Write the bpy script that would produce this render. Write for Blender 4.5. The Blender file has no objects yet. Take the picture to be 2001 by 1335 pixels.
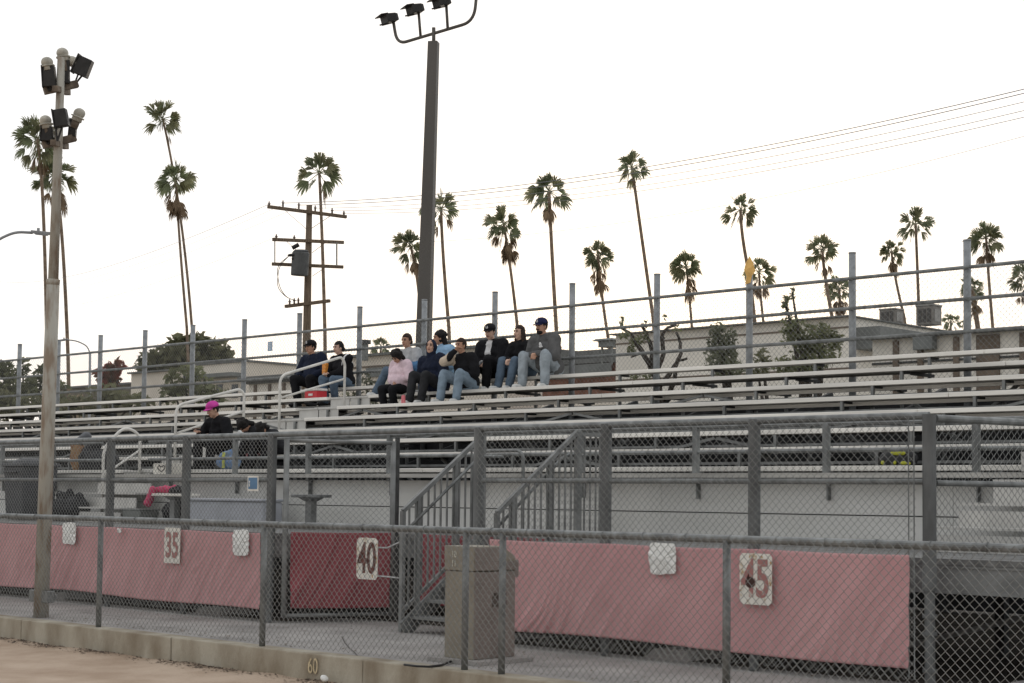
import bpy, bmesh, math, random
from math import sin, cos, pi, radians, atan, sqrt, tan
from mathutils import Vector as V, Matrix, noise as mnoise
random.seed(7)
S = bpy.context.scene
COL = S.collection

# ------------------------------------------------------------------ camera
F = 3200.0; CX, CY = 1000.5, 785.0; H = 1.513; ROLL = 0.011; HZ = 969.0   # calibrated on a 2001 x 1335 frame
PITCH = atan((HZ - CY) / F); YAW = radians(44)
fw0 = V((-sin(YAW), cos(YAW), 0)); rt0 = V((cos(YAW), sin(YAW), 0)); up0 = V((0, 0, 1))
fw = fw0 * cos(PITCH) + up0 * sin(PITCH); up_ = up0 * cos(PITCH) - fw0 * sin(PITCH)
_r = atan(ROLL)
RT = rt0 * cos(_r) + up_ * sin(_r); UP = up_ * cos(_r) - rt0 * sin(_r)
C0 = V((0, 0, H))
cam = bpy.data.cameras.new('camera'); camo = bpy.data.objects.new('camera', cam); COL.objects.link(camo)
m = Matrix((RT, UP, -fw)).transposed().to_4x4(); m.translation = C0
camo.matrix_world = m
cam.sensor_width = 36; cam.lens = F / 2001 * 36
cam.shift_y = -(667.5 - CY) / 2001.0
cam.clip_start = 0.1; cam.clip_end = 3000
S.camera = camo

def ray(x, y): return fw + RT * ((x - CX) / F) + UP * ((CY - y) / F)
def at(x, y, Y):   # point on the plane at distance Y from the field
    d = ray(x, y); return C0 + d * (Y / d.y)
def atX(x, y, X):
    d = ray(x, y); return C0 + d * (X / d.x)
def atZ(x, y, Z):
    d = ray(x, y); return C0 + d * ((Z - H) / d.z)
def atD(x, y, D): return C0 + ray(x, y) * D

# ------------------------------------------------------------------ sky, sun, exposure
SUN_AZ = radians(28)          # sun low behind the stand, to the left of the view axis (measured from -X to +Y)
SUN_EL = radians(7)
sdir = V((-cos(radians(52)) * cos(SUN_EL), sin(radians(52)) * cos(SUN_EL), sin(SUN_EL)))
W = bpy.data.worlds.new('World'); S.world = W; W.use_nodes = True
nt = W.node_tree; N = nt.nodes; L = nt.links
bg = N['Background']; bg.inputs[1].default_value = 0.1
sky = N.new('ShaderNodeTexSky'); sky.sky_type = 'NISHITA'; sky.sun_disc = False
sky.sun_elevation = SUN_EL; sky.sun_rotation = math.atan2(sdir.x, sdir.y)
sky.air_density = 1.0; sky.dust_density = 3.0
tc = N.new('ShaderNodeTexCoord')
dp = N.new('ShaderNodeVectorMath'); dp.operation = 'DOT_PRODUCT'
L.new(tc.outputs['Generated'], dp.inputs[0]); dp.inputs[1].default_value = V((sdir.x, sdir.y, 0.25)).normalized()
mr = N.new('ShaderNodeMapRange'); mr.inputs[1].default_value = -0.6; mr.inputs[2].default_value = 0.75
mr.inputs[3].default_value = 8.8; mr.inputs[4].default_value = 12.0
L.new(dp.outputs['Value'], mr.inputs[0])
sx = N.new('ShaderNodeSeparateXYZ'); L.new(tc.outputs['Generated'], sx.inputs[0])
cr = N.new('ShaderNodeValToRGB'); L.new(sx.outputs[2], cr.inputs[0])
cr.color_ramp.elements[0].position = 0.0; cr.color_ramp.elements[0].color = (1.0, 0.975, 0.945, 1)
cr.color_ramp.elements[1].position = 0.16; cr.color_ramp.elements[1].color = (0.975, 0.985, 1.005, 1)
ml = N.new('ShaderNodeVectorMath'); ml.operation = 'SCALE'
L.new(cr.outputs[0], ml.inputs[0]); L.new(mr.outputs[0], ml.inputs['Scale'])
mx = N.new('ShaderNodeMix'); mx.data_type = 'RGBA'; mx.inputs[0].default_value = 0.88
L.new(sky.outputs[0], mx.inputs[6]); L.new(ml.outputs[0], mx.inputs[7])
L.new(mx.outputs[2], bg.inputs[0])
sl = bpy.data.lights.new('sun', 'SUN'); sl.energy = 0.6; sl.angle = radians(14); sl.color = (1, 0.9, 0.78)
so = bpy.data.objects.new('sun', sl); COL.objects.link(so)
so.rotation_euler = (-sdir).to_track_quat('-Z', 'Y').to_euler()
S.view_settings.view_transform = 'Standard'; S.view_settings.look = 'None'
S.view_settings.exposure = 0.0; S.view_settings.gamma = 1.0; S.view_settings.use_curve_mapping = False
S.cycles.max_bounces = 6; S.cycles.transparent_max_bounces = 8

# ------------------------------------------------------------------ materials
MATS = {}
def mat(name, col, rough=0.7, metal=0.0, var=0.18, scale=6.0, bump=0.0, col2=None, detail=6.0, stretch=None, rnd=0.0, spec=0.4, lo=0.35, hi=0.65, bscale=None):
    if name in MATS: return MATS[name]
    m_ = bpy.data.materials.new(name); m_.use_nodes = True
    n = m_.node_tree.nodes; l = m_.node_tree.links; b = n['Principled BSDF']
    b.inputs['Roughness'].default_value = rough; b.inputs['Metallic'].default_value = metal
    b.inputs['Specular IOR Level'].default_value = spec
    t = n.new('ShaderNodeTexCoord'); mp = n.new('ShaderNodeMapping'); l.new(t.outputs['Object'], mp.inputs[0])
    if stretch: mp.inputs['Scale'].default_value = stretch
    nz = n.new('ShaderNodeTexNoise'); nz.inputs['Scale'].default_value = scale; nz.inputs['Detail'].default_value = detail
    l.new(mp.outputs[0], nz.inputs[0])
    rp = n.new('ShaderNodeValToRGB'); l.new(nz.outputs[0], rp.inputs[0])
    c2 = col2 or tuple(c * (1 - var) for c in col); c1 = col if col2 else tuple(min(1, c * (1 + var)) for c in col)
    rp.color_ramp.elements[0].position = lo; rp.color_ramp.elements[0].color = (*c2, 1)
    rp.color_ramp.elements[1].position = hi; rp.color_ramp.elements[1].color = (*c1, 1)
    out = rp.outputs[0]
    if rnd:
        oi = n.new('ShaderNodeObjectInfo'); hs = n.new('ShaderNodeHueSaturation')
        ma = n.new('ShaderNodeMapRange'); ma.inputs[3].default_value = 1 - rnd; ma.inputs[4].default_value = 1 + rnd
        l.new(oi.outputs['Random'], ma.inputs[0]); l.new(ma.outputs[0], hs.inputs['Value']); l.new(out, hs.inputs['Color']); out = hs.outputs[0]
    l.new(out, b.inputs['Base Color'])
    if bump:
        bp = n.new('ShaderNodeBump'); bp.inputs['Strength'].default_value = bump; bp.inputs['Distance'].default_value = 0.02
        if bscale:
            nb = n.new('ShaderNodeTexNoise'); nb.inputs['Scale'].default_value = bscale; nb.inputs['Detail'].default_value = 5
            l.new(mp.outputs[0], nb.inputs[0]); l.new(nb.outputs[0], bp.inputs['Height'])
        else: l.new(nz.outputs[0], bp.inputs['Height'])
        l.new(bp.outputs[0], b.inputs['Normal'])
    MATS[name] = m_; return m_

GALV = mat('galvanised', (0.185, 0.193, 0.19), 0.55, 0.25, 0.32, 9, 0.1, stretch=(1, 1, .5))
GALVP = mat('galvanised_pale', (0.27, 0.285, 0.295), 0.55, 0.2, 0.2, 9, 0.1)
GALVW = mat('galvanised_wire', (0.24, 0.245, 0.235), 0.6, 0.3, 0.2, 30)
FRAME = mat('shaded_frame_steel', (0.05, 0.052, 0.054), 0.6, 0.2, 0.25, 5, rnd=.12)  # grey steel darkened in colour, for the deep shade under the rows
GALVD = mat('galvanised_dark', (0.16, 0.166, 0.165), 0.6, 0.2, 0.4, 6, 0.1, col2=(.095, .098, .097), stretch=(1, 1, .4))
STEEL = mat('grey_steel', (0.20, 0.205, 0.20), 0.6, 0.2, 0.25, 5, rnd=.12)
DKSTEEL = mat('dark_steel', (0.055, 0.056, 0.055), 0.6, 0.2, 0.3, 8)
ALU = mat('aluminium_plank', (0.76, 0.735, 0.68), 0.5, 0.1, 0.14, 2.2, 0.05, stretch=(.25, 3, 3), rnd=.07)
ALUF = mat('aluminium_foot', (0.40, 0.39, 0.36), 0.6, 0.1, 0.25, 3, 0.05, stretch=(.25, 3, 3), rnd=.12)
RAILW = mat('pale_rail', (0.66, 0.645, 0.60), 0.5, 0.0, 0.1, 8)
PANEL = mat('white_panel', (0.74, 0.735, 0.705), 0.55, 0, 0.08, 1.4, col2=(0.64, 0.635, 0.60), stretch=(.5, 1, 2), rnd=.03)
STEPW = mat('step_white', (0.53, 0.52, 0.49), 0.55, 0, 0.1, 3)
CONC = mat('concrete_pave', (0.30, 0.285, 0.27), 0.9, 0, 0.2, 1.3, 0.15, bscale=60)
def kerb_mat():
    m_ = mat('kerb_concrete', (0.42, 0.385, 0.31), 0.95, 0, 0.25, 2.6, 0.5, col2=(0.235, 0.195, 0.14), stretch=(1, 1, .45), lo=.34, hi=.62, bscale=38, detail=10)
    return m_
KERB = kerb_mat()
DIRT = mat('dirt', (0.47, 0.365, 0.275), 0.95, 0, 0.16, 1.6, 0.7, col2=(0.35, 0.255, 0.18), bscale=14, detail=8)
EARTH = mat('earth', (0.22, 0.19, 0.15), 0.95, 0, 0.3, .2)
def cloth_mat(name, c1, c2):
    m_ = mat(name, c1, 0.85, 0, .1, 1.2, col2=c2, stretch=(1, 1, 1), spec=.2, lo=.3, hi=.7)
    return m_
BANP = cloth_mat('banner_pink', (0.57, 0.325, 0.325), (0.49, 0.26, 0.265))
BANR = cloth_mat('banner_red', (0.30, 0.095, 0.105), (0.23, 0.055, 0.065))  # less faded red, with part of its shade put into the colour
WHITE = mat('weathered_white', (0.72, 0.69, 0.62), 0.6, 0, 0.08, 14)
PAPER = mat('white_paper', (0.78, 0.78, 0.75), 0.8, 0, 0.1, 18)
RUST = mat('rust_edge', (0.42, 0.27, 0.12), 0.8, 0, .4, 30, col2=(.70, .66, .58), lo=.45, hi=.62)
BLACK = mat('black_plastic', (0.018, 0.018, 0.019), 0.5, 0, 0.3, 10)
DKGREY = mat('dark_grey_plastic', (0.06, 0.062, 0.066), 0.6, 0, 0.15, 4)
WOODP = mat('pole_wood', (0.155, 0.115, 0.08), 0.9, 0, .3, 6, .3, stretch=(5, 5, .4))
BROWNP = mat('lamp_pole', (0.40, 0.385, 0.335), 0.8, .0, .3, 4, .25, col2=(0.25, 0.195, 0.145), stretch=(3, 3, .7), lo=.36, hi=.56)
MASTM = mat('mast_paint', (0.105, 0.098, 0.088), 0.6, .1, .12, 2, stretch=(1, 1, .2))

# ------------------------------------------------------------------ mesh helpers
def leafy(m_, f_=.45):
    n = m_.node_tree.nodes; l = m_.node_tree.links; b = n['Principled BSDF']; o = n['Material Output']
    t = n.new('ShaderNodeBsdfTranslucent'); x = n.new('ShaderNodeMixShader'); x.inputs[0].default_value = f_
    src = b.inputs['Base Color'].links[0].from_socket; l.new(src, t.inputs[0])
    l.new(b.outputs[0], x.inputs[1]); l.new(t.outputs[0], x.inputs[2]); l.new(x.outputs[0], o.inputs[0])
    return m_
class MB:
    def __init__(s): s.v = []; s.f = []; s.mi = []; s.cm = 0
    def quad(s, *p):
        i = len(s.v); s.v += [tuple(q) for q in p]; s.f.append(tuple(range(i, i + len(p)))); s.mi.append(s.cm); return s
    def box(s, x0, x1, y0, y1, z0, z1):
        return s.obox(V(((x0 + x1) / 2, (y0 + y1) / 2, (z0 + z1) / 2)), V((1, 0, 0)), V((0, 1, 0)), V((0, 0, 1)), abs(x1 - x0), abs(y1 - y0), abs(z1 - z0))
    def obox(s, c, ax, ay, az, sx_, sy_, sz_, taper=1.0):
        c = V(c); i = len(s.v)
        for k, t in ((-.5, 1), (.5, taper)):
            for a, b in ((-.5, -.5), (.5, -.5), (.5, .5), (-.5, .5)):
                s.v.append(tuple(c + ax * (a * sx_ * t) + ay * (b * sy_ * t) + az * (k * sz_)))
        for q in ((3, 2, 1, 0), (4, 5, 6, 7), (0, 1, 5, 4), (1, 2, 6, 5), (2, 3, 7, 6), (3, 0, 4, 7)):
            s.f.append(tuple(i + j for j in q)); s.mi.append(s.cm)
        return s
    def bar(s, p, q, w, h, up=V((0, 0, 1))):
        p = V(p); q = V(q); d = q - p; az = d.normalized()
        ax = az.cross(up)
        if ax.length < 1e-4: ax = V((1, 0, 0))
        ax.normalize(); ay = ax.cross(az).normalized() * -1
        return s.obox((p + q) / 2, ax, ay, az, w, h, d.length)
    def tube(s, pts, r, n=8, cap=True):
        pts = [V(p) for p in pts]; rs = r if isinstance(r, (list, tuple)) else [r] * len(pts)
        base = len(s.v); ref = None
        for k, p in enumerate(pts):
            d = (pts[min(k + 1, len(pts) - 1)] - pts[max(k - 1, 0)]).normalized()
            if ref is None:
                ref = d.cross(V((0, 0, 1)))
                if ref.length < 1e-3: ref = V((1, 0, 0))
            ref = (ref - d * ref.dot(d)).normalized(); b2 = d.cross(ref)
            for j in range(n):
                a = 2 * pi * j / n
                s.v.append(tuple(p + (ref * cos(a) + b2 * sin(a)) * rs[k]))
        for k in range(len(pts) - 1):
            for j in range(n):
                a = base + k * n + j; b = base + k * n + (j + 1) % n
                s.f.append((a, b, b + n, a + n)); s.mi.append(s.cm)
        if cap:
            s.f.append(tuple(base + j for j in reversed(range(n)))); s.mi.append(s.cm)
            e = base + (len(pts) - 1) * n
            s.f.append(tuple(e + j for j in range(n))); s.mi.append(s.cm)
        return s
    def ell(s, c, rx, ry, rz, rot=None, nu=14, nv=9):
        c = V(c); base = len(s.v); rot = rot or Matrix.Identity(3)
        for i in range(nv + 1):
            th = pi * i / nv
            for j in range(nu):
                ph = 2 * pi * j / nu
                s.v.append(tuple(c + rot @ V((rx * sin(th) * cos(ph), ry * sin(th) * sin(ph), rz * cos(th)))))
        for i in range(nv):
            for j in range(nu):
                a = base + i * nu + j; b = base + i * nu + (j + 1) % nu
                s.f.append((a, a + nu, b + nu, b)); s.mi.append(s.cm)
        return s
    def caps(s, p, q, r0, r1, n=10):   # tapered capsule
        p = V(p); q = V(q); d = q - p; u = d.normalized() if d.length > 1e-6 else V((0, 0, 1))
        pts = []; rs = []
        for k in range(4):
            a = pi / 2 * (1 - k / 3.0); pts.append(p - u * r0 * sin(a) * .999); rs.append(max(r0 * cos(a), r0 * .04))
        for k in range(4):
            a = pi / 2 * (k / 3.0); pts.append(q + u * r1 * sin(a) * .999); rs.append(max(r1 * cos(a), r1 * .04))
        return s.tube(pts, rs, n)
    def build(s, name, mats, parent=None, smooth=False, bevel=0.0):
        me = bpy.data.meshes.new(name); me.from_pydata(s.v, [], s.f); me.update()
        ml_ = mats if isinstance(mats, (list, tuple)) else [mats]
        for q in ml_: me.materials.append(q)
        if len(ml_) > 1: me.polygons.foreach_set('material_index', s.mi)
        if smooth: me.polygons.foreach_set('use_smooth', [True] * len(me.polygons))
        o = bpy.data.objects.new(name, me); COL.objects.link(o)
        if parent: setpar(o, parent)
        if bevel:
            b = o.modifiers.new('b', 'BEVEL'); b.width = bevel; b.segments = 2; b.limit_method = 'ANGLE'
        return o
def setpar(o, p):
    o.parent = p
    q = p; t = V((0, 0, 0))
    while q is not None: t = t + q.location; q = q.parent if q.type == 'EMPTY' else None
    if p.type == 'EMPTY': o.matrix_parent_inverse = Matrix.Translation(p.location).inverted()
def tag(o, label, cat, group=None):
    o['label'] = label; o['category'] = cat
    if group: o['group'] = group
    return o
def thing(name, loc, label, cat, group=None):
    o = bpy.data.objects.new(name, None); COL.objects.link(o); o.location = loc; o.empty_display_size = .2
    return tag(o, label, cat, group)
def struct(name, mb, m_, **k):
    o = mb.build(name, m_, **k); o['kind'] = 'structure'; return o
def arc(c, u, w, r, a0, a1, n=8):
    return [V(c) + V(u) * (r * cos(a0 + (a1 - a0) * k / n)) + V(w) * (r * sin(a0 + (a1 - a0) * k / n)) for k in range(n + 1)]
def rnd_path(pts, rad, n=6):   # polyline with rounded corners
    pts = [V(p) for p in pts]; out = [pts[0]]
    for a, b, c in zip(pts, pts[1:], pts[2:]):
        d1 = (a - b); d2 = (c - b); r = min(rad, d1.length * .48, d2.length * .48)
        p = b + d1.normalized() * r; q = b + d2.normalized() * r
        for k in range(n + 1):
            t = k / n; out.append(p * (1 - t) ** 2 + b * 2 * t * (1 - t) + q * t * t)
    out.append(pts[-1]); return out
def chain(name, p0, du, L_, z0, z1, p=.035, r=.0021, parent=None, sag=0.0):
    """woven wire: zigzag strands side by side, as one mesh"""
    p0 = V(p0); du = V(du).normalized(); nn = V((-du.y, du.x, 0)); nw = int(L_ / p); ns = int((z1 - z0) / p)
    v = []; f = []
    for j in range(nw):
        b = len(v)
        for i in range(ns + 1):
            odd = (i + j) % 2
            c = p0 + du * (j * p + p * odd) + V((0, 0, z0 + i * p)) + nn * (r if odd else -r)
            for a in (0, 2.0944, 4.1888):
                q = c + du * (r * 1.25 * cos(a)) + nn * (r * sin(a)); v.append((q.x, q.y, q.z))
        for i in range(ns):
            k = b + i * 3
            f += [(k, k + 1, k + 4, k + 3), (k + 1, k + 2, k + 5, k + 4), (k + 2, k, k + 3, k + 5)]
    me = bpy.data.meshes.new(name); me.from_pydata(v, [], f); me.materials.append(GALVW)
    o = bpy.data.objects.new(name, me); COL.objects.link(o)
    if parent: setpar(o, parent)
    return o
def text_mesh(name, s, m_, size, loc, rx=(1, 0, 0), uz=(0, 0, 1), sxy=(1, 1), parent=None, depth=.002, bold=0.0):
    cu = bpy.data.curves.new('t', 'FONT'); cu.body = s; cu.size = size; cu.extrude = depth; cu.align_x = 'CENTER'; cu.align_y = 'CENTER'; cu.offset = bold
    o = bpy.data.objects.new('t', cu); COL.objects.link(o)
    dg = bpy.context.evaluated_depsgraph_get(); me = bpy.data.meshes.new_from_object(o.evaluated_get(dg))
    bpy.data.objects.remove(o)
    X = V(rx).normalized(); Z = V(uz); Nn = X.cross(Z)
    for vv in me.vertices:
        c = vv.co; vv.co = V(loc) + X * c.x * sxy[0] + Z * c.y * sxy[1] + Nn * c.z
    me.materials.clear(); me.materials.append(m_)
    o = bpy.data.objects.new(name, me); COL.objects.link(o)
    if parent: setpar(o, parent)
    return o

# ------------------------------------------------------------------ ground
YK = 9.93            # kerb face
XL, XR = -45.0, 4.0
g = MB(); g.quad((-900, -300, -.34), (500, -300, -.34), (500, 1200, -.34), (-900, 1200, -.34)); struct('ground', g, EARTH)
g = MB()
nx, ny = 90, 24
import itertools
def gridmesh(x0, x1, y0, y1, nx, ny, zf):
    q = MB()
    for j in range(ny + 1):
        for i in range(nx + 1):
            x = x0 + (x1 - x0) * i / nx; y = y0 + (y1 - y0) * j / ny
            q.v.append((x, y, zf(x, y)))
    for j in range(ny):
        for i in range(nx):
            a = j * (nx + 1) + i; q.f.append((a, a + 1, a + nx + 2, a + nx + 1)); q.mi.append(0)
    return q
dz = lambda x, y: -.262 + .012 * mnoise.noise(V((x * 1.1, y * 1.1, 0))) + .018 * max(0, (y - 9.3)) / .6 * (1 + mnoise.noise(V((x * 2.3, 3, 0))))
struct('dirt_field', gridmesh(-30, 2, 5.5, YK + .02, 260, 40, dz), DIRT, smooth=True)
g = MB(); g.quad((-300, -100, -.30), (100, -100, -.30), (100, 5.6, -.30), (-300, 5.6, -.30)); g.quad((-300, 5.5, -.296), (-29.9, 5.5, -.296), (-29.9, 9.9, -.296), (-300, 9.9, -.296)); struct('dirt_field_far', g, DIRT)
g = MB()
x = XL
rk = random.Random(3)
while x < XR:          # kerb cast in lengths with narrow joints
    w = 3.05; g.box(x, x + w - .012, YK + rk.uniform(-.004, .004), YK + .22, -.33, 0.0); x += w
struct('kerb', g, KERB, bevel=.012)
g = MB(); g.quad((XL, YK + .2, -.008), (XR, YK + .2, -.008), (XR, 24, -.008), (XL, 24, -.008)); struct('walkway_pavement', g, CONC)
g = MB(); g.quad((XL, 12.2, -.004), (-15.5, 12.2, -.004), (-15.5, 23.8, -.004), (XL, 23.8, -.004)); g.quad((-12.0, 12.2, -.004), (XR, 12.2, -.004), (XR, 13.2, -.004), (-12.0, 13.2, -.004)); g.quad((-15.5, 13.2, -.004), (XR, 13.2, -.004), (XR, 23.8, -.004), (-15.5, 23.8, -.004)); struct('shade_darkened_soil', g, mat('soil_with_shade', (.045, .038, .03), .95, 0, .4, 2))  # soil colour darkened to stand for the shade under the stand
g = MB(); g.quad((-600, 23.9, -.02), (300, 23.9, -.02), (300, 900, -.02), (-600, 900, -.02)); struct('rear_ground', g, EARTH)
# loose leaf litter along the kerb foot
g = MB(); rl = random.Random(11)
for k in range(4200):
    x = rl.uniform(-19, -9); y = YK - abs(rl.gauss(0, .11)) - .005
    if mnoise.noise(V((x * .9, 0, 5))) < -.05 and rl.random() < .8: continue
    s_ = rl.uniform(.003, .013) * (2 if rl.random() < .06 else 1); a = rl.uniform(0, 6.28); z = dz(x, y) + .006
    u = V((cos(a), sin(a), rl.uniform(-.3, .3))) * s_; w = V((-sin(a), cos(a), rl.uniform(-.3, .3))) * s_ * rl.uniform(.3, .8)
    c = V((x, y, z)); g.quad(c - u - w, c + u - w, c + u + w, c - u + w)
o = g.build('leaf_litter', mat('litter', (.11, .082, .06), .9, 0, .5, 40)); o['kind'] = 'stuff'
g = MB()
for k in range(500):
    x = rl.uniform(-18, -6.5); y = rl.uniform(YK + .22, 12.6)
    if rl.random() < .5: y = YK + .3 + abs(rl.gauss(0, .2))
    s_ = rl.uniform(.006, .02); a = rl.uniform(0, 6.28); c = V((x, y, .006))
    u = V((cos(a), sin(a), rl.uniform(-.2, .2))) * s_; w = V((-sin(a), cos(a), rl.uniform(-.2, .2))) * s_ * .5
    g.quad(c - u - w, c + u - w, c + u + w, c - u + w)
o = g.build('dry_leaves', mat('dry_leaf', (.10, .07, .045), .9, 0, .5, 40)); o['kind'] = 'stuff'
p = at(634, 1328, YK - .09)
g = MB(); g.ell((p.x, p.y, p.z + .01), .045, .04, .028, Matrix.Rotation(.5, 3, 'Y'), 9, 6); tag(g.build('paper_scrap', PAPER, smooth=True), 'crumpled white scrap lying at the foot of the kerb', 'litter')
for cr in (((668, 1244), (674, 1256), (682, 1266), (690, 1272), (698, 1281)), ((160, 1196), (185, 1200), (240, 1206), (300, 1210)), ((1040, 1300), (1075, 1304), (1120, 1302))):
    g = MB(); P_ = [atZ(x, y, -.005) for x, y in cr]
    for p0_, p1_ in zip(P_, P_[1:]):
        w_ = (p1_ - p0_).cross(V((0, 0, 1))).normalized() * .006; g.quad(p0_ - w_, p1_ - w_, p1_ + w_, p0_ + w_)
    struct('pavement_crack', g, mat('crack', (.05, .045, .04)))
# yard number on the kerb
p = at(611, 1303, YK - .014)
tag(text_mesh('kerb_number', '60', mat('yellow_paint', (.52, .43, .27), .8, 0, .3, 25), .21, p, sxy=(.72, 1), depth=.001, bold=0), 'faded yellow number 60 painted on the concrete kerb face', 'painted number')
# dark cable on the pavement
g = MB(); pts = [atZ(*q, .012) for q in ((790, 1299), (815, 1302), (838, 1303), (862, 1300), (880, 1293), (893, 1288))]
g.tube(pts, .011, 6); tag(g.build('cable', BLACK, smooth=True), 'short black cable lying on the pavement beside the tan cabinet', 'cable')

# ------------------------------------------------------------------ low chain-link fence
LF = YK + .11; LZ = 1.205
lf = thing('chain_link_fence', (-12, LF, 0), 'low galvanised chain-link fence standing along the concrete kerb', 'fence')
lposts = [-33.4, -30.5, -27.6, -24.7, -21.8, -18.95, at(195, 1120, LF).x, at(515, 1120, LF).x, at(910, 1120, LF).x, at(982, 1120, LF).x, at(1420, 1120, LF).x, -4.9, -2.4]
for X in lposts:
    g = MB(); g.tube([(X, LF, -.02), (X, LF, LZ - .01)], .031, 12); g.build('post', GALV, lf, smooth=True)
g = MB(); g.tube([(-40, LF, LZ), (2, LF, LZ)], .030, 12); 
for k in range(46):
    X = -20 + k * .42; g.tube([(X, LF, LZ), (X + .012, LF, LZ)], .035, 10)
g.build('top_rail', GALV, lf)
chain('wire_mesh', (-26, LF - .036, 0), (1, 0, 0), 25, .035, LZ + .035, .036, .0029, lf)

# ------------------------------------------------------------------ tall chain-link fence
TY = 11.98; TZ = 2.205; TM = 1.665
tf = thing('chain_link_fence', (-6.83, TY, 0), 'tall galvanised chain-link fence with thick posts carrying the pink banners', 'fence')
tposts = [-6.83 - 1.735 * k for k in range(0, 15) if k != 4]
for X in tposts:
    g = MB(); g.tube([(X, TY, 0), (X, TY, .80)], .043, 14); g.tube([(X, TY, .78), (X, TY, TZ + .01)], .056, 14)
    if X in (tposts[0], tposts[4]):
        for z in (.12, .42, .56, .80): g.tube([(X, TY, z), (X, TY, z + .03)], .060, 14)
    g.build('post', GALVD, tf, smooth=False)
for z, r, nm in ((TZ, .032, 'top_rail'), (TM, .024, 'mid_rail')):
    spans = [(-33, -6.83)] if z > 2 else [(-33, -15.5), (-12.0, -6.83)]
    for a, b in spans:
        g = MB(); g.tube([(a, TY, z), (b, TY, z)], r, 12); g.build(nm, GALV, tf)
chain('wire_mesh', (-30, TY - .06, 0), (1, 0, 0), 14.6, .05, TZ + .04, .036, .0026, tf)
chain('wire_mesh', (-12.0, TY - .06, 0), (1, 0, 0), 5.1, .05, TZ + .04, .036, .0026, tf)
g = MB(); 
for X in (-6.98, -6.93): g.tube([(X, TY - .07, .06), (X, TY - .07, TZ)], .006, 6)
g.build('tension_bar', GALV, tf)
# return towards the stand
e1 = V((-6.22, 14.4, 0)); e0 = V((-6.83, TY, 0)); dd = (e1 - e0)
rf = thing('chain_link_fence', e0, 'short chain-link return fence running from the corner post back to the stand', 'fence')
for z, r, nm in ((TZ - .02, .032, 'top_rail'), (TM - .01, .024, 'mid_rail')):
    g = MB(); g.tube([e0 + dd * .03 + V((0, 0, z)), e1 + V((0, 0, z))], r, 12); g.build(nm, GALV, rf)
chain('wire_mesh', e0 + dd * .03, dd, dd.length, 1.06, TZ, .036, .0029, rf)
# swung-in gate leaf carrying the dark red banner
h0 = V((-15.33, TY + .08, 0)); h1 = V((-14.80, 13.27, 0)); gd = (h1 - h0); gl = gd.length; gn = gd.normalized()
gt = thing('gate', h0, 'chain-link gate leaf swung open towards the stand, with a dark frame', 'gate')
g = MB(); 
for q in (h0, h1): g.tube([q + V((0, 0, .06)), q + V((0, 0, TZ - .05))], .034, 12)
for z in (.08, 1.12, TZ - .07): g.tube([h0 + V((0, 0, z)), h1 + V((0, 0, z))], .024, 10)
g.build('gate_frame', STEEL, gt, smooth=True)
g = MB(); g.tube([h1 + gn * .05 + V((0, 0, 0)), h1 + gn * .05 + V((0, 0, TZ))], .03, 10); g.build('drop_rod', DKSTEEL, gt)
chain('wire_mesh', h0, gd, gl, .07, TZ - .06, .036, .0026, gt)

# ------------------------------------------------------------------ banners
def banner(name, p0, p1, z0, z1, m_, label, seed, amp=.012, off=V((0, -1, 0)), nx=170, nz=44, group=None, dip=0.06):
    p0 = V(p0); p1 = V(p1); q = MB(); Ln = (p1 - p0).length; u = (p1 - p0).normalized()
    nx = max(60, int(Ln * 60))
    for j in range(nz + 1):
        for i in range(nx + 1):
            s = i / nx; t = j / nz
            xx = s * Ln
            zz = z0 + (z1 - z0) * t
            zz += (1 - t) * dip * mnoise.noise(V((xx * .35, seed, 0))) + t * .010 * abs(sin(xx * 1.9)) * -1
            d = xx * 5.5 + zz * 5.0
            d = xx * 6.0 - zz * (3.4 + 1.6 * mnoise.noise(V((xx * .4, seed, 2))))
            w = mnoise.noise(V((d * .8, (xx + zz) * .5, seed))) * amp * 2.4 * (1.2 - .6 * t)
            rd = max(0., 1 - abs(mnoise.noise(V((d * 1.15 + 1.5 * mnoise.noise(V((xx * 1.3, zz * 1.3, seed))), (xx + zz) * .45, seed + 9)))) * 5.)
            w += rd * rd * amp * 2.2 * (1.2 - .75 * t) * max(.1, .55 + 1.6 * mnoise.noise(V((xx * .55, zz * .8, seed + 8))))
            w += mnoise.noise(V((xx * .8 , zz * 1.2, seed + 4))) * amp * 2.6 + mnoise.noise(V((xx * 2.1 - zz, zz * 1.6, seed + 6))) * amp * 1.2
            pt = p0 + u * xx + off * (w + amp); q.v.append((pt.x, pt.y, zz))
    for j in range(nz):
        for i in range(nx):
            a = j * (nx + 1) + i; q.f.append((a, a + 1, a + nx + 2, a + nx + 1)); q.mi.append(0)
    o = q.build(name, m_, smooth=True)
    sm = o.modifiers.new('s', 'SOLIDIFY'); sm.thickness = .003
    return tag(o, label, 'banner', group)
BY = TY - .075
banner('fabric_banner', (-27, BY, 0), (-15.58, BY, 0), .145, 1.045, BANP, 'long faded pink fabric banner tied to the tall fence left of the gate opening', 1, .010)
banner('fabric_banner', (-11.77, BY, 0), (-6.965, BY, 0), .150, 1.07, BANP, 'faded pink fabric banner tied to the tall fence right of the tan cabinet', 5, .010)
nb = V((gn.y, -gn.x, 0))
banner('fabric_banner', h0 + gn * .05 + nb * .05, h1 - gn * .04 + nb * .05, .17, 1.06, BANR, 'darker red wrinkled fabric banner tied to the swung-in gate leaf', 8, .016, off=nb)
banner('fabric_banner', (-14.62, 13.56, 0), (-12.4, 13.56, 0), .18, 1.04, BANR, 'dark red fabric banner hung below the raised walkway behind the stair railing', 12, .010)

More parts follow.
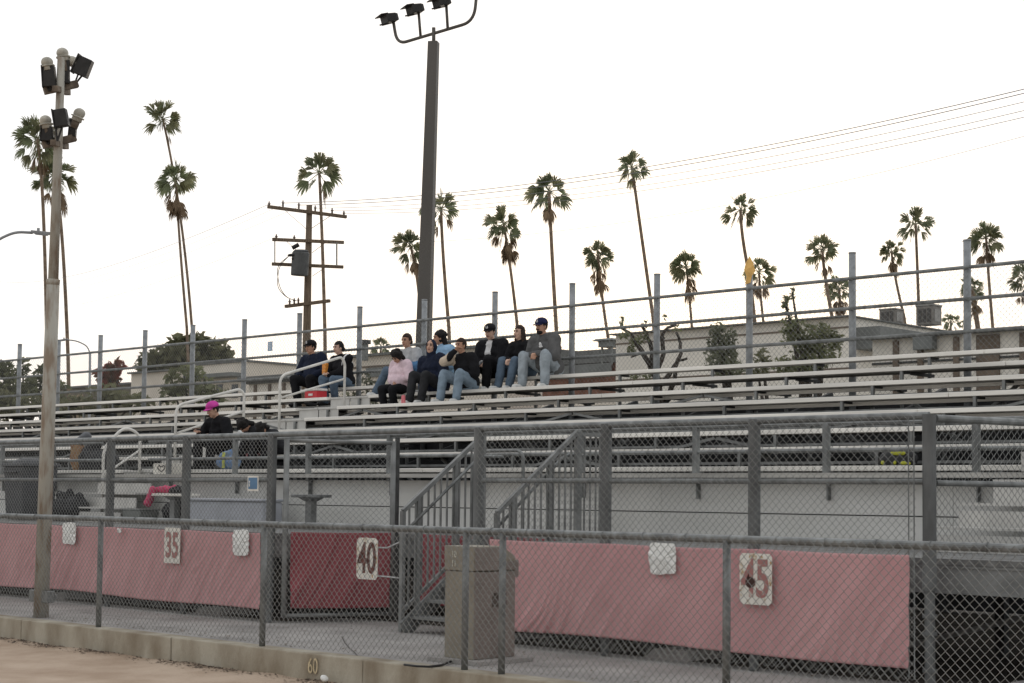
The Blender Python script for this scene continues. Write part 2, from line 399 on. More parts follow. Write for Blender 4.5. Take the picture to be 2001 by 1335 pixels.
# ------------------------------------------------------------------ yard-number signs, notices, papers
def plate_outline(mb, c, w, h, ch, X=V((1, 0, 0)), d=.006, nrm=V((0, -1, 0))):
    pts = [(-w / 2 + ch, -h / 2), (w / 2 - ch, -h / 2), (w / 2, -h / 2 + ch), (w / 2, h / 2 - ch), (w / 2 - ch, h / 2), (-w / 2 + ch, h / 2), (-w / 2, h / 2 - ch), (-w / 2, -h / 2 + ch)]
    b = len(mb.v); n = len(pts)
    for k in (0, 1):
        for a, z in pts: mb.v.append(tuple(V(c) + X * a + V((0, 0, z)) + nrm * (d * k)))
    mb.f.append(tuple(b + n + i for i in range(n))); mb.mi.append(mb.cm)
    mb.f.append(tuple(b + i for i in reversed(range(n)))); mb.mi.append(mb.cm)
    for i in range(n):
        j = (i + 1) % n; mb.f.append((b + i, b + j, b + n + j, b + n + i)); mb.mi.append(mb.cm)
DIGR = mat('faded_digit', (.36, .17, .155), .8, 0, .35, 13, col2=(.62, .54, .47), lo=.32, hi=.385)
DIGB = mat('dark_digit', (.13, .055, .045), .8, 0, .5, 14)
def number_sign(s, x0, y0, x1, y1, Y, dm, label, ch=.03, rusty=False):
    a = at(x0, y1, Y); b = at(x1, y0, Y); c = (a + b) / 2; w = abs(b.x - a.x); h = abs(b.z - a.z)
    t = thing('yard_sign', (c.x, Y, c.z - h / 2), label, 'number sign')
    g = MB(); plate_outline(g, c, w, h, ch); g.build('plate', WHITE, t)
    if rusty:
        rr = random.Random(2)
        for k in range(14):
            g = MB()
            ex = rr.choice((-1, 1)) * w * rr.uniform(.40, .47) if k % 2 else rr.uniform(-.3, .3) * w; ez = rr.uniform(-.44, .44) * h if k % 2 else rr.choice((-1, 1)) * h * rr.uniform(.40, .46)
            q = c + V((ex, -.0065 - .00025 * k, ez)); s_ = rr.uniform(.010, .028); n = 7; b_ = len(g.v)
            for i in range(n):
                an = 2 * pi * i / n; g.v.append((q.x + s_ * cos(an) * rr.uniform(.5, 1.2), q.y, q.z + s_ * 1.6 * sin(an) * rr.uniform(.5, 1.3)))
            g.f.append(tuple(b_ + i for i in range(n))); g.mi.append(0)
            g.build('rust_patch', RUST, t)
    text_mesh('digits', s, dm, h * (.98 if ch < .01 else 1.02), c + V((0, -.0105, -.01)), sxy=(w / h * .86, 1), parent=t, depth=.001, bold=h * .024)
    return t, c, w, h
number_sign('35', 321, 1032, 353, 1100, BY - .07, DIGR, 'white plate reading 35 in faded red digits hung on the left pink banner', .006)
number_sign('45', 1446, 1083, 1509, 1180, BY - .06, DIGR, 'rusty-edged white plate reading 45 hung on the right pink banner', .03, True)
q = at(1467, 1138, BY - .06); g = MB(); g.ell((q.x, q.y - .0135, q.z), .055, .002, .05, None, 7, 5); g.build('dark_stain', mat('stain', (.05, .025, .02), .8), [o for o in COL.objects if o.name.startswith('yard_sign')][-1])
t40, c40, w40, h40 = number_sign('40', 697, 1052, 739, 1131, 12.26, DIGB, 'white plate reading 40 held on two rods beside the stair railing', .035, True)
g = MB()
for yy in (1070, 1126):
    a = at(738, yy, 12.27); g.tube([a, a + V((.16, 0, 0)), V((-13.52, 12.29, a.z + (.09 if yy < 1100 else -.01)))], .009, 8)
g.build('support_rod', mat('rod_grey', (.42, .42, .42), .5, .2), t40, smooth=True)
def paper(cx, cy, wpx, hpx, Y, seed, label, name='torn_paper'):
    r_ = random.Random(seed); c = at(cx, cy, Y); a = at(cx - wpx / 2, cy, Y); b = at(cx, cy - hpx / 2, Y)
    w = (c.x - a.x) * 1.05; h = (b.z - c.z) * 1.05; n = 40; g = MB()
    top = []
    for i in range(n):
        an = 2 * pi * i / n; e = 7.0; ca, sa = cos(an), sin(an)
        rr = (abs(ca) ** e + abs(sa) ** e) ** (-1 / e) * (.95 + .09 * mnoise.noise(V((ca * 1.7, sa * 1.7, seed * 3.1))) + r_.uniform(-.03, .02))
        top.append((c.x + w * rr * ca, Y + r_.uniform(-.008, .008), c.z + h * rr * sa))
    b_ = len(g.v); g.v.append((c.x, Y - .02, c.z)); g.v += top
    for i in range(n): g.f.append((b_, b_ + 1 + i, b_ + 1 + (i + 1) % n)); g.mi.append(0)
    o = g.build(name, PAPER); sm = o.modifiers.new('s', 'SOLIDIFY'); sm.thickness = .002
    return tag(o, label, 'paper', 'white papers stuck on the pink banners')
paper(135, 1042, 26, 42, BY - .06, 1, 'white torn paper on the pink banner beside the brown lamp pole')
paper(470, 1060, 32, 50, BY - .06, 2, 'white paper patch on the pink banner, right of the 35 plate')
paper(1294, 1092, 52, 62, BY - .06, 3, 'large white paper patch at the top of the right pink banner')
paper(233, 1037, 7, 9, BY - .06, 4, 'tiny white scrap at the top edge of the left pink banner')
BLUE = mat('sign_blue', (.10, .20, .33), .5, 0, .1, 8)
c = at(495, 945, TY - .085); t = thing('notice_sign', c - V((0, 0, .09)), 'small white-bordered blue notice hung on the tall fence', 'sign')
g = MB(); g.box(c.x - .105, c.x + .105, c.y - .006, c.y, c.z - .09, c.z + .09); g.build('board', WHITE, t)
g = MB(); g.box(c.x - .085, c.x + .085, c.y - .010, c.y - .0065, c.z - .065, c.z + .07); g.build('blue_field', BLUE, t)
g = MB(); g.ell((c.x - .062, c.y - .0105, c.z + .02), .011, .002, .014); g.box(c.x - .070, c.x - .052, c.y - .0125, c.y - .0105, c.z - .035, c.z - .0); g.build('white_mark', WHITE, t)

# ------------------------------------------------------------------ tan equipment cabinet
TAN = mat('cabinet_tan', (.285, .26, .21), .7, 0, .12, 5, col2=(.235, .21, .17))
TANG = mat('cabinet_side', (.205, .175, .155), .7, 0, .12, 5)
cx0, cx1, cy0, cy1, cz = -10.94, -10.56, 10.47, 10.99, 1.05
t = thing('equipment_cabinet', ((cx0 + cx1) / 2, (cy0 + cy1) / 2, 0), 'tan metal equipment cabinet standing on the pavement behind the low fence', 'cabinet')
g = MB(); g.box(cx0, cx1, cy0, cy1, .03, .82); g.box(cx0 - .006, cx1 + .006, cy0 - .006, cy1 + .006, .826, cz - .13)
b = len(g.v)   # sloped hood
for X in (cx0 - .008, cx1 + .008):
    for (yy, zz) in ((cy0 - .008, cz - .135), (cy1 + .008, cz - .135), (cy1 + .008, cz - .10), (cy1 - .16, cz), (cy0 - .008, cz)): g.v.append((X, yy, zz))
g.f += [tuple(b + i for i in (4, 3, 2, 1, 0)), tuple(b + 5 + i for i in range(5))] + [(b + i, b + (i + 1) % 5, b + 5 + (i + 1) % 5, b + 5 + i) for i in range(5)]; g.mi += [0] * 7
g.build('housing', TAN, t, bevel=.006)
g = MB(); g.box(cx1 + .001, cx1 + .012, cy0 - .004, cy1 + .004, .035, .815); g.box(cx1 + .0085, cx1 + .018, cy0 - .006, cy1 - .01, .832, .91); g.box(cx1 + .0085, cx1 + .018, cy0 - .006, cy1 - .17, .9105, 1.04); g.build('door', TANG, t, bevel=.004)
g = MB(); g.box(cx1 + .012, cx1 + .04, cy0 + .24, cy0 + .38, .60, .625); g.box(cx1 + .013, cx1 + .022, cy0 + .22, cy0 + .40, .50, .595); g.build('handle', mat('handle_dark', (.085, .072, .062), .6), t, bevel=.003)
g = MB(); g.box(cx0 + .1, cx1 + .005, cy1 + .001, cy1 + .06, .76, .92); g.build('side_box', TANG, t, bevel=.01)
text_mesh('stencil_number', '10\n11', mat('stencil', (.55, .55, .47), .8, 0, .3, 40), .085, (cx0 + .12, cy0 - .0085, .93), sxy=(.8, 1), parent=t, depth=.0008)
g = MB(); g.box(cx0 - .12, cx1 + .16, cy0 - .10, cy1 + .1, -.006, .03); g.build('plinth', CONC, t)

# ------------------------------------------------------------------ bleachers
YT0, RR, ZT, RZ = 19.845, .7218, 3.512, .2352
rowY = lambda k: YT0 - k * RR
rowZ = lambda k: ZT - k * RZ
BL, BR = -41.0, -2.0
A0, A1 = -23.16, -22.02          # aisle
bl = thing('bleachers', (-20, 17, 0), 'long aluminium bleachers on a grey steel frame with a raised walkway in front', 'bleachers')
def secs(k): return [(BL, BR)] if k == 0 else [(BL, A0), (A1, BR)]
for k in range(8):
    for a, b in secs(k):
        # planks in 6.1 m lengths are butted: one part per run and row
        g = MB(); x = a
        while x < b - .01:
            e = min(b, x + 6.1); g.box(x, e - .006, rowY(k), rowY(k) + .25, rowZ(k) - .056, rowZ(k)); x = e
        g.build('seat_plank', ALU, bl, bevel=.006)
    fr = {0: [(BL, -24.9), (-22.05, BR)], 1: [(BL, A0 + .02), (-20.75, BR)]}.get(k, [(BL, A0 + .02), (A1 - .02, BR)])
    if k < 7:
        for a, b in fr:     # footboards, level with the seat of the row in front
            g = MB(); zf = rowZ(k + 1) - .008; g.box(a, b, rowY(k) - .455, rowY(k) - .13, zf - .045, zf); g.build('foot_plank', ALUF, bl, bevel=.005)
        if 2 <= k <= 4:
            for a, b in fr:
                g = MB(); g.box(a, b, rowY(k) + .262, rowY(k) + .30, rowZ(k) - .108, rowZ(k) - .060); g.build('riser_plank', ALU, bl, bevel=.005)
for a, b, k, d in ((-24.8, -23.25, 0, .36), (-22.0, -20.85, 1, .40)):
    g = MB(); g.box(a, b, rowY(k) - .36, rowY(k) - .08, rowZ(k) - d - .04, rowZ(k) - d); g.build('foot_plank', ALUF, bl, bevel=.005)
g = MB(); g.box(BL, BR, 14.36, 14.72, 1.735, 1.785); g.build('foot_plank', ALUF, bl)
fx = [-40.6 + 1.83 * i for i in range(21)]
for X in fx:
    g = MB()
    g.bar((X, 14.75, 1.20), (X, 20.3, 3.02), .06, .10)
    for k in range(8):
        Y = rowY(k) + .12; zz = 1.20 + (Y - 14.75) * (3.02 - 1.20) / (20.3 - 14.75)
        g.cm = 1; g.box(X - .019, X + .019, Y - .11, Y - .07, zz, rowZ(k) - .057); g.cm = 0
        g.box(X - .028, X + .028, Y - .08, Y + .11, rowZ(k) - .085, rowZ(k) - .057)
        if k < 7: g.bar((X, rowY(k) - .44, rowZ(k) - .31), (X, rowY(k) + .12, rowZ(k) - .31), .05, .04)
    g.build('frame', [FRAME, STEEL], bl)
for Y, zt in ((14.8, 1.2), (16.6, 1.78), (18.5, 2.4), (20.25, 2.95)):
    for X in fx:
        if Y in (16.6, 18.5) and (int(round((X - fx[0]) / 1.83)) % 2): continue
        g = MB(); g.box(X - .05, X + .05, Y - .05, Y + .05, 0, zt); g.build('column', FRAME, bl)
for k in range(8):
    g = MB(); Y = rowY(k) + .12; z = rowZ(k) - .165; g.box(BL, BR, Y - .02, Y + .02, z - .03, z); g.build('cross_rail', STEEL, bl)
for i, X in enumerate(fx[:-1]):
    if i % 3 == 1:
        for Y, z0, z1 in ((15.9, .9, 2.05), (17.4, 1.2, 2.5), (18.9, 1.6, 3.0)):
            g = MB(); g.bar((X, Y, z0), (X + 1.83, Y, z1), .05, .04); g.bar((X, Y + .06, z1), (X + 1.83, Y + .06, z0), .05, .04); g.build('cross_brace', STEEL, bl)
g = MB(); g.box(BL, BR, 20.42, 20.45, 0.02, 3.0); g.build('shade_backing', mat('shade_backing_dark', (.028, .029, .031), .7, 0, .3, 3), bl)  # added dark sheet that keeps the space under the rows black
for k in (2, 3, 4, 5, 6):
    for i in range(len(fx) - 1):
        if (i + k) % 4 == 0:
            for xa, xb in ((fx[i], fx[i] + .9), (fx[i] + 1.83, fx[i] + .93)):
                g = MB(); g.bar((xa, rowY(k) + .06, rowZ(k) - .26), (xb, rowY(k) + .06, rowZ(k) - .085), .03, .035); g.build('cross_brace', STEEL, bl)
for zz in (1.80, 2.02):
    g = MB(); g.box(-7.42, -5.6, 14.74 + (zz - 1.8), 14.76 + (zz - 1.8), zz, zz + .19); g.build('aisle_step', STEPW, bl)
# aisle steps with white risers
for k in range(1, 8):
    xm = (A0 + A1) / 2
    for xa, xb in ((A0 + .03, xm - .015), (xm + .015, A1 - .03)):
        g = MB(); Yr = rowY(k) - .30
        g.box(xa, xb, Yr, Yr + .014, rowZ(k) - .47, rowZ(k) - .245)
        g.box(xa, xb, Yr - .02, Yr + .38, rowZ(k) - .245, rowZ(k) - .21)
        g.box(xa, xb, Yr + .36, Yr + .374, rowZ(k) - .212, rowZ(k) - .04)
        g.box(xa, xb, Yr + .34, Yr + .70, rowZ(k) - .04, rowZ(k) - .01)
        g.build('aisle_step', STEPW, bl)
for xs, n in ((-23.55, 1.95), (-7.95, 2.6)):
    for q in range(3):
        z1 = 1.03 + .225 * (q + 1); Y = 13.82 + q * .27
        g = MB(); g.box(xs + q * .22, xs + n, Y, Y + .02, z1 - .222, z1 - .062); g.box(xs + q * .22, xs + n, Y - .012, Y + .29, z1 - .012, z1 + .012); g.build('aisle_step', STEPW, bl)
PZ0, PZ1, PY = 1.03, 1.70, 14.6
x = BL
while x < BR:
    e = x + 3.66
    for z0, z1 in ((PZ0 + .005, 1.345), (1.358, PZ1)):
        g = MB(); g.box(x, e - .005, PY, PY + .03, z0, z1); g.build('front_panel', PANEL, bl)
    x = e
g = MB(); g.box(BL, BR, PY + .032, PY + .05, PZ0, PZ1 - .02); g.build('panel_backing', DKSTEEL, bl)
# raised walkway
SX0, SX1 = -15.30, -12.02
g = MB(); WZ = 1.03
g.box(BL, SX0, 12.32, PY - .004, WZ - .05, WZ); g.box(SX0, SX1, 13.62, PY - .004, WZ - .05, WZ); g.box(SX1, BR, 12.32, PY - .004, WZ - .05, WZ)
g.build('walkway_deck', mat('deck_grating', (.16, .16, .155), .7, .1, .3, 6), bl)
g = MB()
for a, b, Y in ((BL, SX0, 12.34), (SX1, BR, 12.34), (SX0, SX1, 13.64)):
    g.box(a, b, Y, Y + .07, .76, .955); g.box(a, b, Y - .012, Y + .10, .955, .978); g.box(a, b, Y - .012, Y + .10, .742, .76)
g.build('edge_beam', STEEL, bl)
for X in [-6.05 - 1.83 * 2 * i for i in range(10)]:
    if SX0 < X < SX1: continue
    g = MB(); g.box(X - .045, X + .045, 12.40, 12.49, .07, .745); g.build('column', STEEL, bl)
    g = MB(); g.obox(V((X, 12.45, .03)), V((1, 0, 0)), V((0, 1, 0)), V((0, 0, 1)), .55, .55, .09, .75); g.build('footing', CONC, bl)
for X in fx:
    if SX0 < X < SX1: continue
    g = MB(); g.box(X - .03, X + .03, 12.42, 14.58, .80, .92); g.build('joist', STEEL, bl)
g = MB(); g.bar((-5.9, 12.6, .12), (-3.2, 14.0, .75), .06, .06); g.bar((-8.2, 13.6, .1), (-5.9, 14.2, .8), .05, .05); g.build('cross_brace', STEEL, bl)
# aisle handrails, each a bent pipe with a mid rail
def handrail(pts, mid, label):
    hx = -22.6
    g = MB(); g.tube(rnd_path([V((hx, y, z)) for y, z in pts], .16), .024, 10); g.tube([V((hx, y, z)) for y, z in mid], .019, 8)
    o = g.build('aisle_handrail', RAILW, bl, smooth=True); o['label'] = label
handrail([(14.13, 1.06), (14.13, 2.20), (14.50, 2.55), (14.80, 2.44), (14.80, 1.6)], [(14.13, 1.76), (14.80, 2.18)], 'lowest pale pipe handrail on the left aisle, behind the tall fence')
handrail([(15.47, 1.9), (15.47, 2.93), (16.74, 3.27), (16.84, 3.2), (16.84, 2.2)], [(15.47, 2.47), (16.84, 2.90)], 'middle pale pipe handrail on the left aisle')
handrail([(17.60, 2.5), (17.60, 3.55), (18.98, 3.97), (19.06, 3.86), (19.06, 2.9)], [(17.60, 3.16), (19.06, 3.58)], 'uppermost pale pipe handrail on the left aisle, in front of the couple')
# guard rail on the front of the stand
gf = thing('guard_rail', (-20, 14.5, 1.5), 'low grey guard rail with wire infill along the front row of the bleachers', 'guard rail')
GY = 14.52
gx = [at(1615, 900, GY).x + 1.70 * i for i in range(-16, 4)]
for X in gx:
    if A0 - .2 < X < A1 + .2: continue
    g = MB(); g.box(X - .032, X + .032, GY - .03, GY + .03, 1.69, 2.30); g.box(X - .008, X + .008, GY + .01, GY + .075, 1.50, 1.70); g.build('post', GALV, gf)
for a, b in ((BL, A0 - .1), (A1 + .1, BR)):
    for z in (2.30, 2.02): 
        g = MB(); g.tube([(a, GY, z), (b, GY, z)], .022, 8); g.build('rail', GALV, gf)

# ------------------------------------------------------------------ stairs up to the walkway
st = thing('metal_staircase', (-12.9, 12.9, 0), 'grey steel staircase with picket railings rising to the walkway through the gate opening', 'staircase')
SL, SRX = -13.49, -12.03
sy0, sy1 = 12.25, 13.66; slope = 1.03 / (sy1 - sy0)
for X in (SL + .04, SRX - .04):
    g = MB(); g.bar((X, sy0, .02), (X, sy1, 1.03), .03, .20); g.build('stringer', STEEL, st)
for i in range(5):
    z = 1.03 * (i + 1) / 6; Y = sy0 + (sy1 - sy0) * (i + .35) / 6
    g = MB(); g.box(SL + .06, SRX - .06, Y, Y + .27, z - .03, z); g.build('tread', STEEL, st)
def stair_rail(X, ya, pts_top, off):
    g = MB()
    # sloped top rail, sloped bottom rail, posts and pickets
    zt = lambda y: 1.33 + (y - 12.25) * .715 + off
    zb = lambda y: .12 + (y - 12.25) * .70
    yend = 13.50
    g.bar((X, 12.25, zt(12.25)), (X, yend, zt(yend)), .045, .045)
    g.bar((X, 12.25, zb(12.25) + .10), (X, yend, zb(yend) + .10), .03, .04)
    for y in (12.25, 12.48, 13.05, yend): g.box(X - .024, X + .024, y - .024, y + .024, max(0, zb(y) - .14), zt(y))
    for i in range(1, 13):
        y = 12.25 + (yend - 12.25) * i / 13; g.box(X - .009, X + .009, y - .009, y + .009, zb(y) + .1, zt(y))
    g.build('railing', STEEL, st)
    g = MB(); o_ = .07 if X < -13 else -.07
    zh = lambda y: zt(y) - .17
    g.tube(rnd_path([(X + o_, 12.3, zh(12.25)), (X + o_, yend - .12, zh(yend - .12)), (X + o_, yend + .25, zh(yend - .12))], .1), .018, 8)
    g.build('handrail', GALV, st, smooth=True)
stair_rail(SL, 12.25, None, 0); stair_rail(SRX, 12.25, None, 0)
g = MB()
for y in (13.53, 13.92):
    g.box(SRX - .025, SRX + .025, y - .025, y + .025, 1.03, 2.215)
g.bar((SRX, 13.53, 2.20), (SRX, 13.92, 2.20), .04, .04)
for i in range(1, 4): g.box(SRX - .008, SRX + .008, 13.53 + .095 * i - .008, 13.53 + .095 * i + .008, 1.1, 2.19)
g.build('landing_rail', STEEL, st)
# guard loops on the walkway by the stair head
g = MB(); q0 = at(900, 883, 14.0)
def loopx(px0, px1, yt, yb, Y):
    a = at(px0, yb, Y); b = at(px0, yt, Y); c_ = at(px1, yt, Y); d_ = at(px1, yb, Y); return [V((a.x, Y, 1.03)), V((a.x, Y, b.z)), V((d_.x, Y, b.z)), V((d_.x, Y, 1.03))]
g.tube(rnd_path(loopx(925, 1022, 882, 940, 13.9), .12), .021, 8)
g.build('guard_loop', GALV, st, smooth=True)

# ------------------------------------------------------------------ rear fence of the stand
RY = 20.36
bf = thing('chain_link_fence', (-20, RY, 3), 'tall galvanised chain-link fence along the top row of the bleachers', 'fence')
bx = [at(1890, 600, RY).x + 1.815 * i for i in range(-16, 4)]
for X in bx:
    g = MB(); tilt = random.uniform(-.01, .01); g.tube([(X, RY, 2.3), (X + tilt, RY, 5.07)], .052, 12); g.tube([(X + tilt, RY, 5.07), (X + tilt, RY, 5.09)], .055, 12); g.build('post', GALVP, bf, smooth=True)
for z in (4.70, 4.265, 3.82, 3.30):
    g = MB(); g.tube([(BL, RY - .06, z), (BR, RY - .06, z)], .026, 8); g.build('rail', GALV, bf)
chain('wire_mesh', (BL + 1, RY - .1, 0), (1, 0, 0), 36, 3.0, 4.72, .042, .0024, bf)
# notice on the rear fence
c = at(528, 677, RY - .14); t = thing('notice_sign', c - V((0, 0, .1)), 'pale blue notice hung on the rear fence, left of the man in the navy jacket', 'sign')
g = MB(); g.box(c.x - .075, c.x + .075, c.y - .006, c.y, c.z - .095, c.z + .095); g.build('board', mat('pale_blue', (.28, .38, .50), .5, 0, .08, 9), t)
g = MB()
for z in (.05, .015, -.02): g.box(c.x - .055, c.x + .055, c.y - .009, c.y - .0065, c.z + z, c.z + z + .014)
g.box(c.x - .02, c.x + .02, c.y - .009, c.y - .0065, c.z - .07, c.z - .04); g.build('white_line', mat('line_white', (.6, .66, .7)), t)
# yellow rag on the post
c = at(1463, 527, RY - .07); g = MB(); b = 0
prof = [(.0, .21, .02), (.05, .15, .0), (.10, .06, -.01), (.115, -.03, .01), (.06, -.10, .0), (.02, -.20, .02), (-.06, -.22, .0), (-.05, -.10, .01), (-.085, .0, .0), (-.05, .10, -.01)]
g.v.append((c.x, c.y - .03, c.z)); 
for a, z, y in prof: g.v.append((c.x + a, c.y + y, c.z + z))
n = len(prof)
for i in range(n): g.f.append((0, 1 + (i + 1) % n, 1 + i)); g.mi.append(0)
o = g.build('cloth_rag', mat('rag_yellow', (.72, .44, .14), .8, 0, .12, 12)); o.modifiers.new('s', 'SOLIDIFY').thickness = .004
tag(o, 'yellow-orange cloth rag tied to a post of the rear fence', 'rag')

# ------------------------------------------------------------------ things on the walkway and the front rows
FZ = 1.03
def trash_bin(px, Y, label):
    c = at(px, 1000, Y); X = c.x
    t = thing('trash_bin', (X, Y, FZ), label, 'trash bin')
    g = MB(); g.obox(V((X, Y, FZ + .44)), V((1, 0, 0)), V((0, 1, 0)), V((0, 0, 1)), .56, .56, .86, 1.14); g.build('body', DKGREY, t, bevel=.03)
    g = MB(); g.obox(V((X, Y, FZ + .90)), V((1, 0, 0)), V((0, 1, 0)), V((0, 0, 1)), .70, .70, .06, .96); g.ell((X, Y, FZ + .92), .31, .31, .10, None, 16, 8); g.build('lid', DKGREY, t, bevel=.015)
    g = MB(); g.tube([(X - .2, Y - .36, FZ + .78), (X + .2, Y - .36, FZ + .78)], .018, 8); g.build('handle', BLACK, t)
trash_bin(58, 13.85, 'large dark grey trash bin standing on the walkway at the far left')
def remesh(mb, vox, name, mats, parent, smooth_it=4, disp=None, matfn=None):
    me = bpy.data.meshes.new('tmp'); me.from_pydata(mb.v, [], mb.f); me.update()
    o = bpy.data.objects.new('tmp', me); COL.objects.link(o)
    r_ = o.modifiers.new('r', 'REMESH'); r_.mode = 'VOXEL'; r_.voxel_size = vox
    if smooth_it:
        s_ = o.modifiers.new('s', 'SMOOTH'); s_.iterations = smooth_it; s_.factor = .5
    dg = bpy.context.evaluated_depsgraph_get(); m2 = bpy.data.meshes.new_from_object(o.evaluated_get(dg))
    bpy.data.objects.remove(o); bpy.data.meshes.remove(me)
    if disp:
        m2.update()
        nr = [v_.normal.copy() for v_ in m2.vertices]
        for v_, n_ in zip(m2.vertices, nr): v_.co = v_.co + n_ * disp(v_.co)
    m2.materials.clear()
    for q in (mats if isinstance(mats, (list, tuple)) else [mats]): m2.materials.append(q)
    m2.polygons.foreach_set('use_smooth', [True] * len(m2.polygons)); m2.update(); m2.name = name
    if matfn:
        for pl in m2.polygons: pl.material_index = matfn(pl.center)
    o2 = bpy.data.objects.new(name, m2); COL.objects.link(o2)
    if parent: setpar(o2, parent)
    return o2
fold = lambda a, f_: (lambda co: a * mnoise.noise(co * f_) + a * .6 * mnoise.noise(co * f_ * 2.3 + V((3, 1, 7))))
# black holdall with upright straps
c = at(137, 985, 13.9); c.z = FZ
t = thing('duffel_bag', c, 'bulky black bag with a peaked top standing on the walkway beside the brown pole', 'bag')
g = MB(); g.caps(c + V((-.22, 0, .20)), c + V((.24, 0, .20)), .20, .20); g.caps(c + V((-.30, 0, .10)), c + V((-.24, 0, .40)), .10, .08); g.caps(c + V((.30, 0, .10)), c + V((.27, 0, .40)), .10, .07); g.caps(c + V((-.03, 0, .3)), c + V((-.02, 0, .47)), .14, .06); g.box(c.x - .3, c.x + .3, c.y - .14, c.y + .14, c.z, c.z + .2)
remesh(g, .018, 'body', mat('bag_black', (.014, .014, .016), .75, 0, .3, 12), t, 4, fold(.012, 8))
g = MB(); g.tube(arc(c + V((-.02, -.15, .36)), (1, 0, 0), (0, -.3, 1), .12, 0, pi), .014, 6); g.build('strap', BLACK, t)
# pedestal tables on the walkway
def pedestal(px, Y, ztop, w, label, tm):
    X = at(px, 970, Y).x
    t = thing('pedestal_table', (X, Y, FZ), label, 'table')
    g = MB(); g.box(X - w / 2, X + w / 2, Y - .17, Y + .17, ztop - .04, ztop); g.build('tabletop', tm, t, bevel=.008)
    g = MB(); g.box(X - .06, X + .06, Y - .05, Y + .05, FZ, ztop - .08); g.obox(V((X, Y, ztop - .065)), V((1, 0, 0)), V((0, 1, 0)), V((0, 0, 1)), .14, .12, .05, 1.9); g.build('pedestal', STEEL, t)
    return t, X
pedestal(608, 14.0, 1.50, .46, 'small grey pedestal table on the walkway left of the open gate', GALV)
_, X2 = pedestal(342, 14.0, 1.49, .78, 'white-topped pedestal table on the walkway with clothes draped over it', WHITE)
cc = V((X2, 14.0, 1.49))
g = MB()
g.caps(cc + V((-.10, .0, .05)), cc + V((.20, .02, .06)), .055, .06); g.caps(cc + V((.05, .02, .08)), cc + V((.32, .02, .05)), .05, .045); g.caps(cc + V((.1, -.1, .04)), cc + V((.3, -.08, .04)), .04, .04)
tag(remesh(g, .014, 'black_garment', mat('garment_black', (.016, .015, .017), .85, 0, .3, 12), None, 3, fold(.016, 10)), 'black garment heaped on the white pedestal table', 'clothing')
g = MB()
g.caps(cc + V((-.36, -.05, .06)), cc + V((-.12, .0, .06)), .05, .06); g.caps(cc + V((-.40, -.12, .05)), cc + V((-.44, -.17, -.14)), .06, .07); g.caps(cc + V((-.12, .0, .06)), cc + V((.0, .04, .11)), .05, .03)
tag(remesh(g, .014, 'pink_garment', mat('garment_pink', (.48, .06, .13), .85, 0, .2, 12), None, 3, fold(.016, 10)), 'crimson pink garment hanging off the left end of the white pedestal table', 'clothing')
g = MB(); q = cc + V((.02, .22, -.46))
g.caps(q + V((-.42, 0, .18)), q + V((-.1, 0, .2)), .16, .17); g.caps(q + V((.2, .05, .16)), q + V((.48, .05, .2)), .15, .17); g.box(q.x - .5, q.x + .55, q.y - .12, q.y + .14, q.z, q.z + .15)
tag(remesh(g, .02, 'sports_bag', mat('bag_black'  , (.014, .014, .016)), None, 4, fold(.015, 8)), 'long black sports bag lying under the white pedestal table', 'bag')
# grey crate left of it
q = at(275, 1008, 13.95); t = thing('storage_crate', (q.x, 13.95, FZ), 'low grey storage crate on the walkway left of the white pedestal table', 'crate')
g = MB(); g.obox(V((q.x, 13.95, FZ + .10)), V((1, 0, 0)), V((0, 1, 0)), V((0, 0, 1)), .44, .32, .2, 1.08); g.build('body', mat('crate_grey', (.17, .18, .17), .7, 0, .2, 6), t, bevel=.015)
g = MB(); g.box(q.x - .245, q.x + .245, 13.77, 14.13, FZ + .2, FZ + .225); g.build('lid', mat('crate_grey', (.17, .18, .17)), t, bevel=.006)
# long low blue-grey storage bench
qa_, qb_ = at(384, 1000, 14.1).x, at(532, 1000, 14.1).x; xm_ = (qa_ + qb_) / 2
t = thing('storage_bench', (xm_, 14.1, FZ), 'long low blue-grey storage bench on the walkway right of the white pedestal table', 'bench')
CB = mat('cooler_blue', (.40, .415, .45), .6, 0, .08, 5)
g = MB(); g.box(qa_, qb_, 13.93, 14.28, FZ + .05, FZ + .36); g.build('body', CB, t, bevel=.02)
g = MB(); g.box(qa_ - .02, qb_ + .02, 13.90, 14.30, FZ + .363, FZ + .40); g.build('lid', CB, t, bevel=.012)
for X in (qa_ + .1, qb_ - .1): g = MB(); g.box(X - .04, X + .04, 13.95, 14.26, FZ, FZ + .05); g.build('foot', STEEL, t)
# white box with an emblem
q = at(322, 925, 14.62); t = thing('equipment_box', (q.x, 14.66, 1.785), 'white cardboard box with a dark winged emblem, on the front row', 'box')
bz = 1.79
g = MB(); g.box(q.x - .23, q.x + .23, 14.56, 14.80, bz, bz + .17); g.build('carton', WHITE, t, bevel=.004)
g = MB(); w = .10
for s in (-1, 1):
    pts = [(0, -.055), (s * .085, -.01), (s * .10, .025), (s * .05, .045), (s * .03, .02), (0, .032)]
    g.tube([(q.x + a, 14.556, bz + .09 + z) for a, z in pts], .007, 5)
g.build('emblem', BLACK, t)
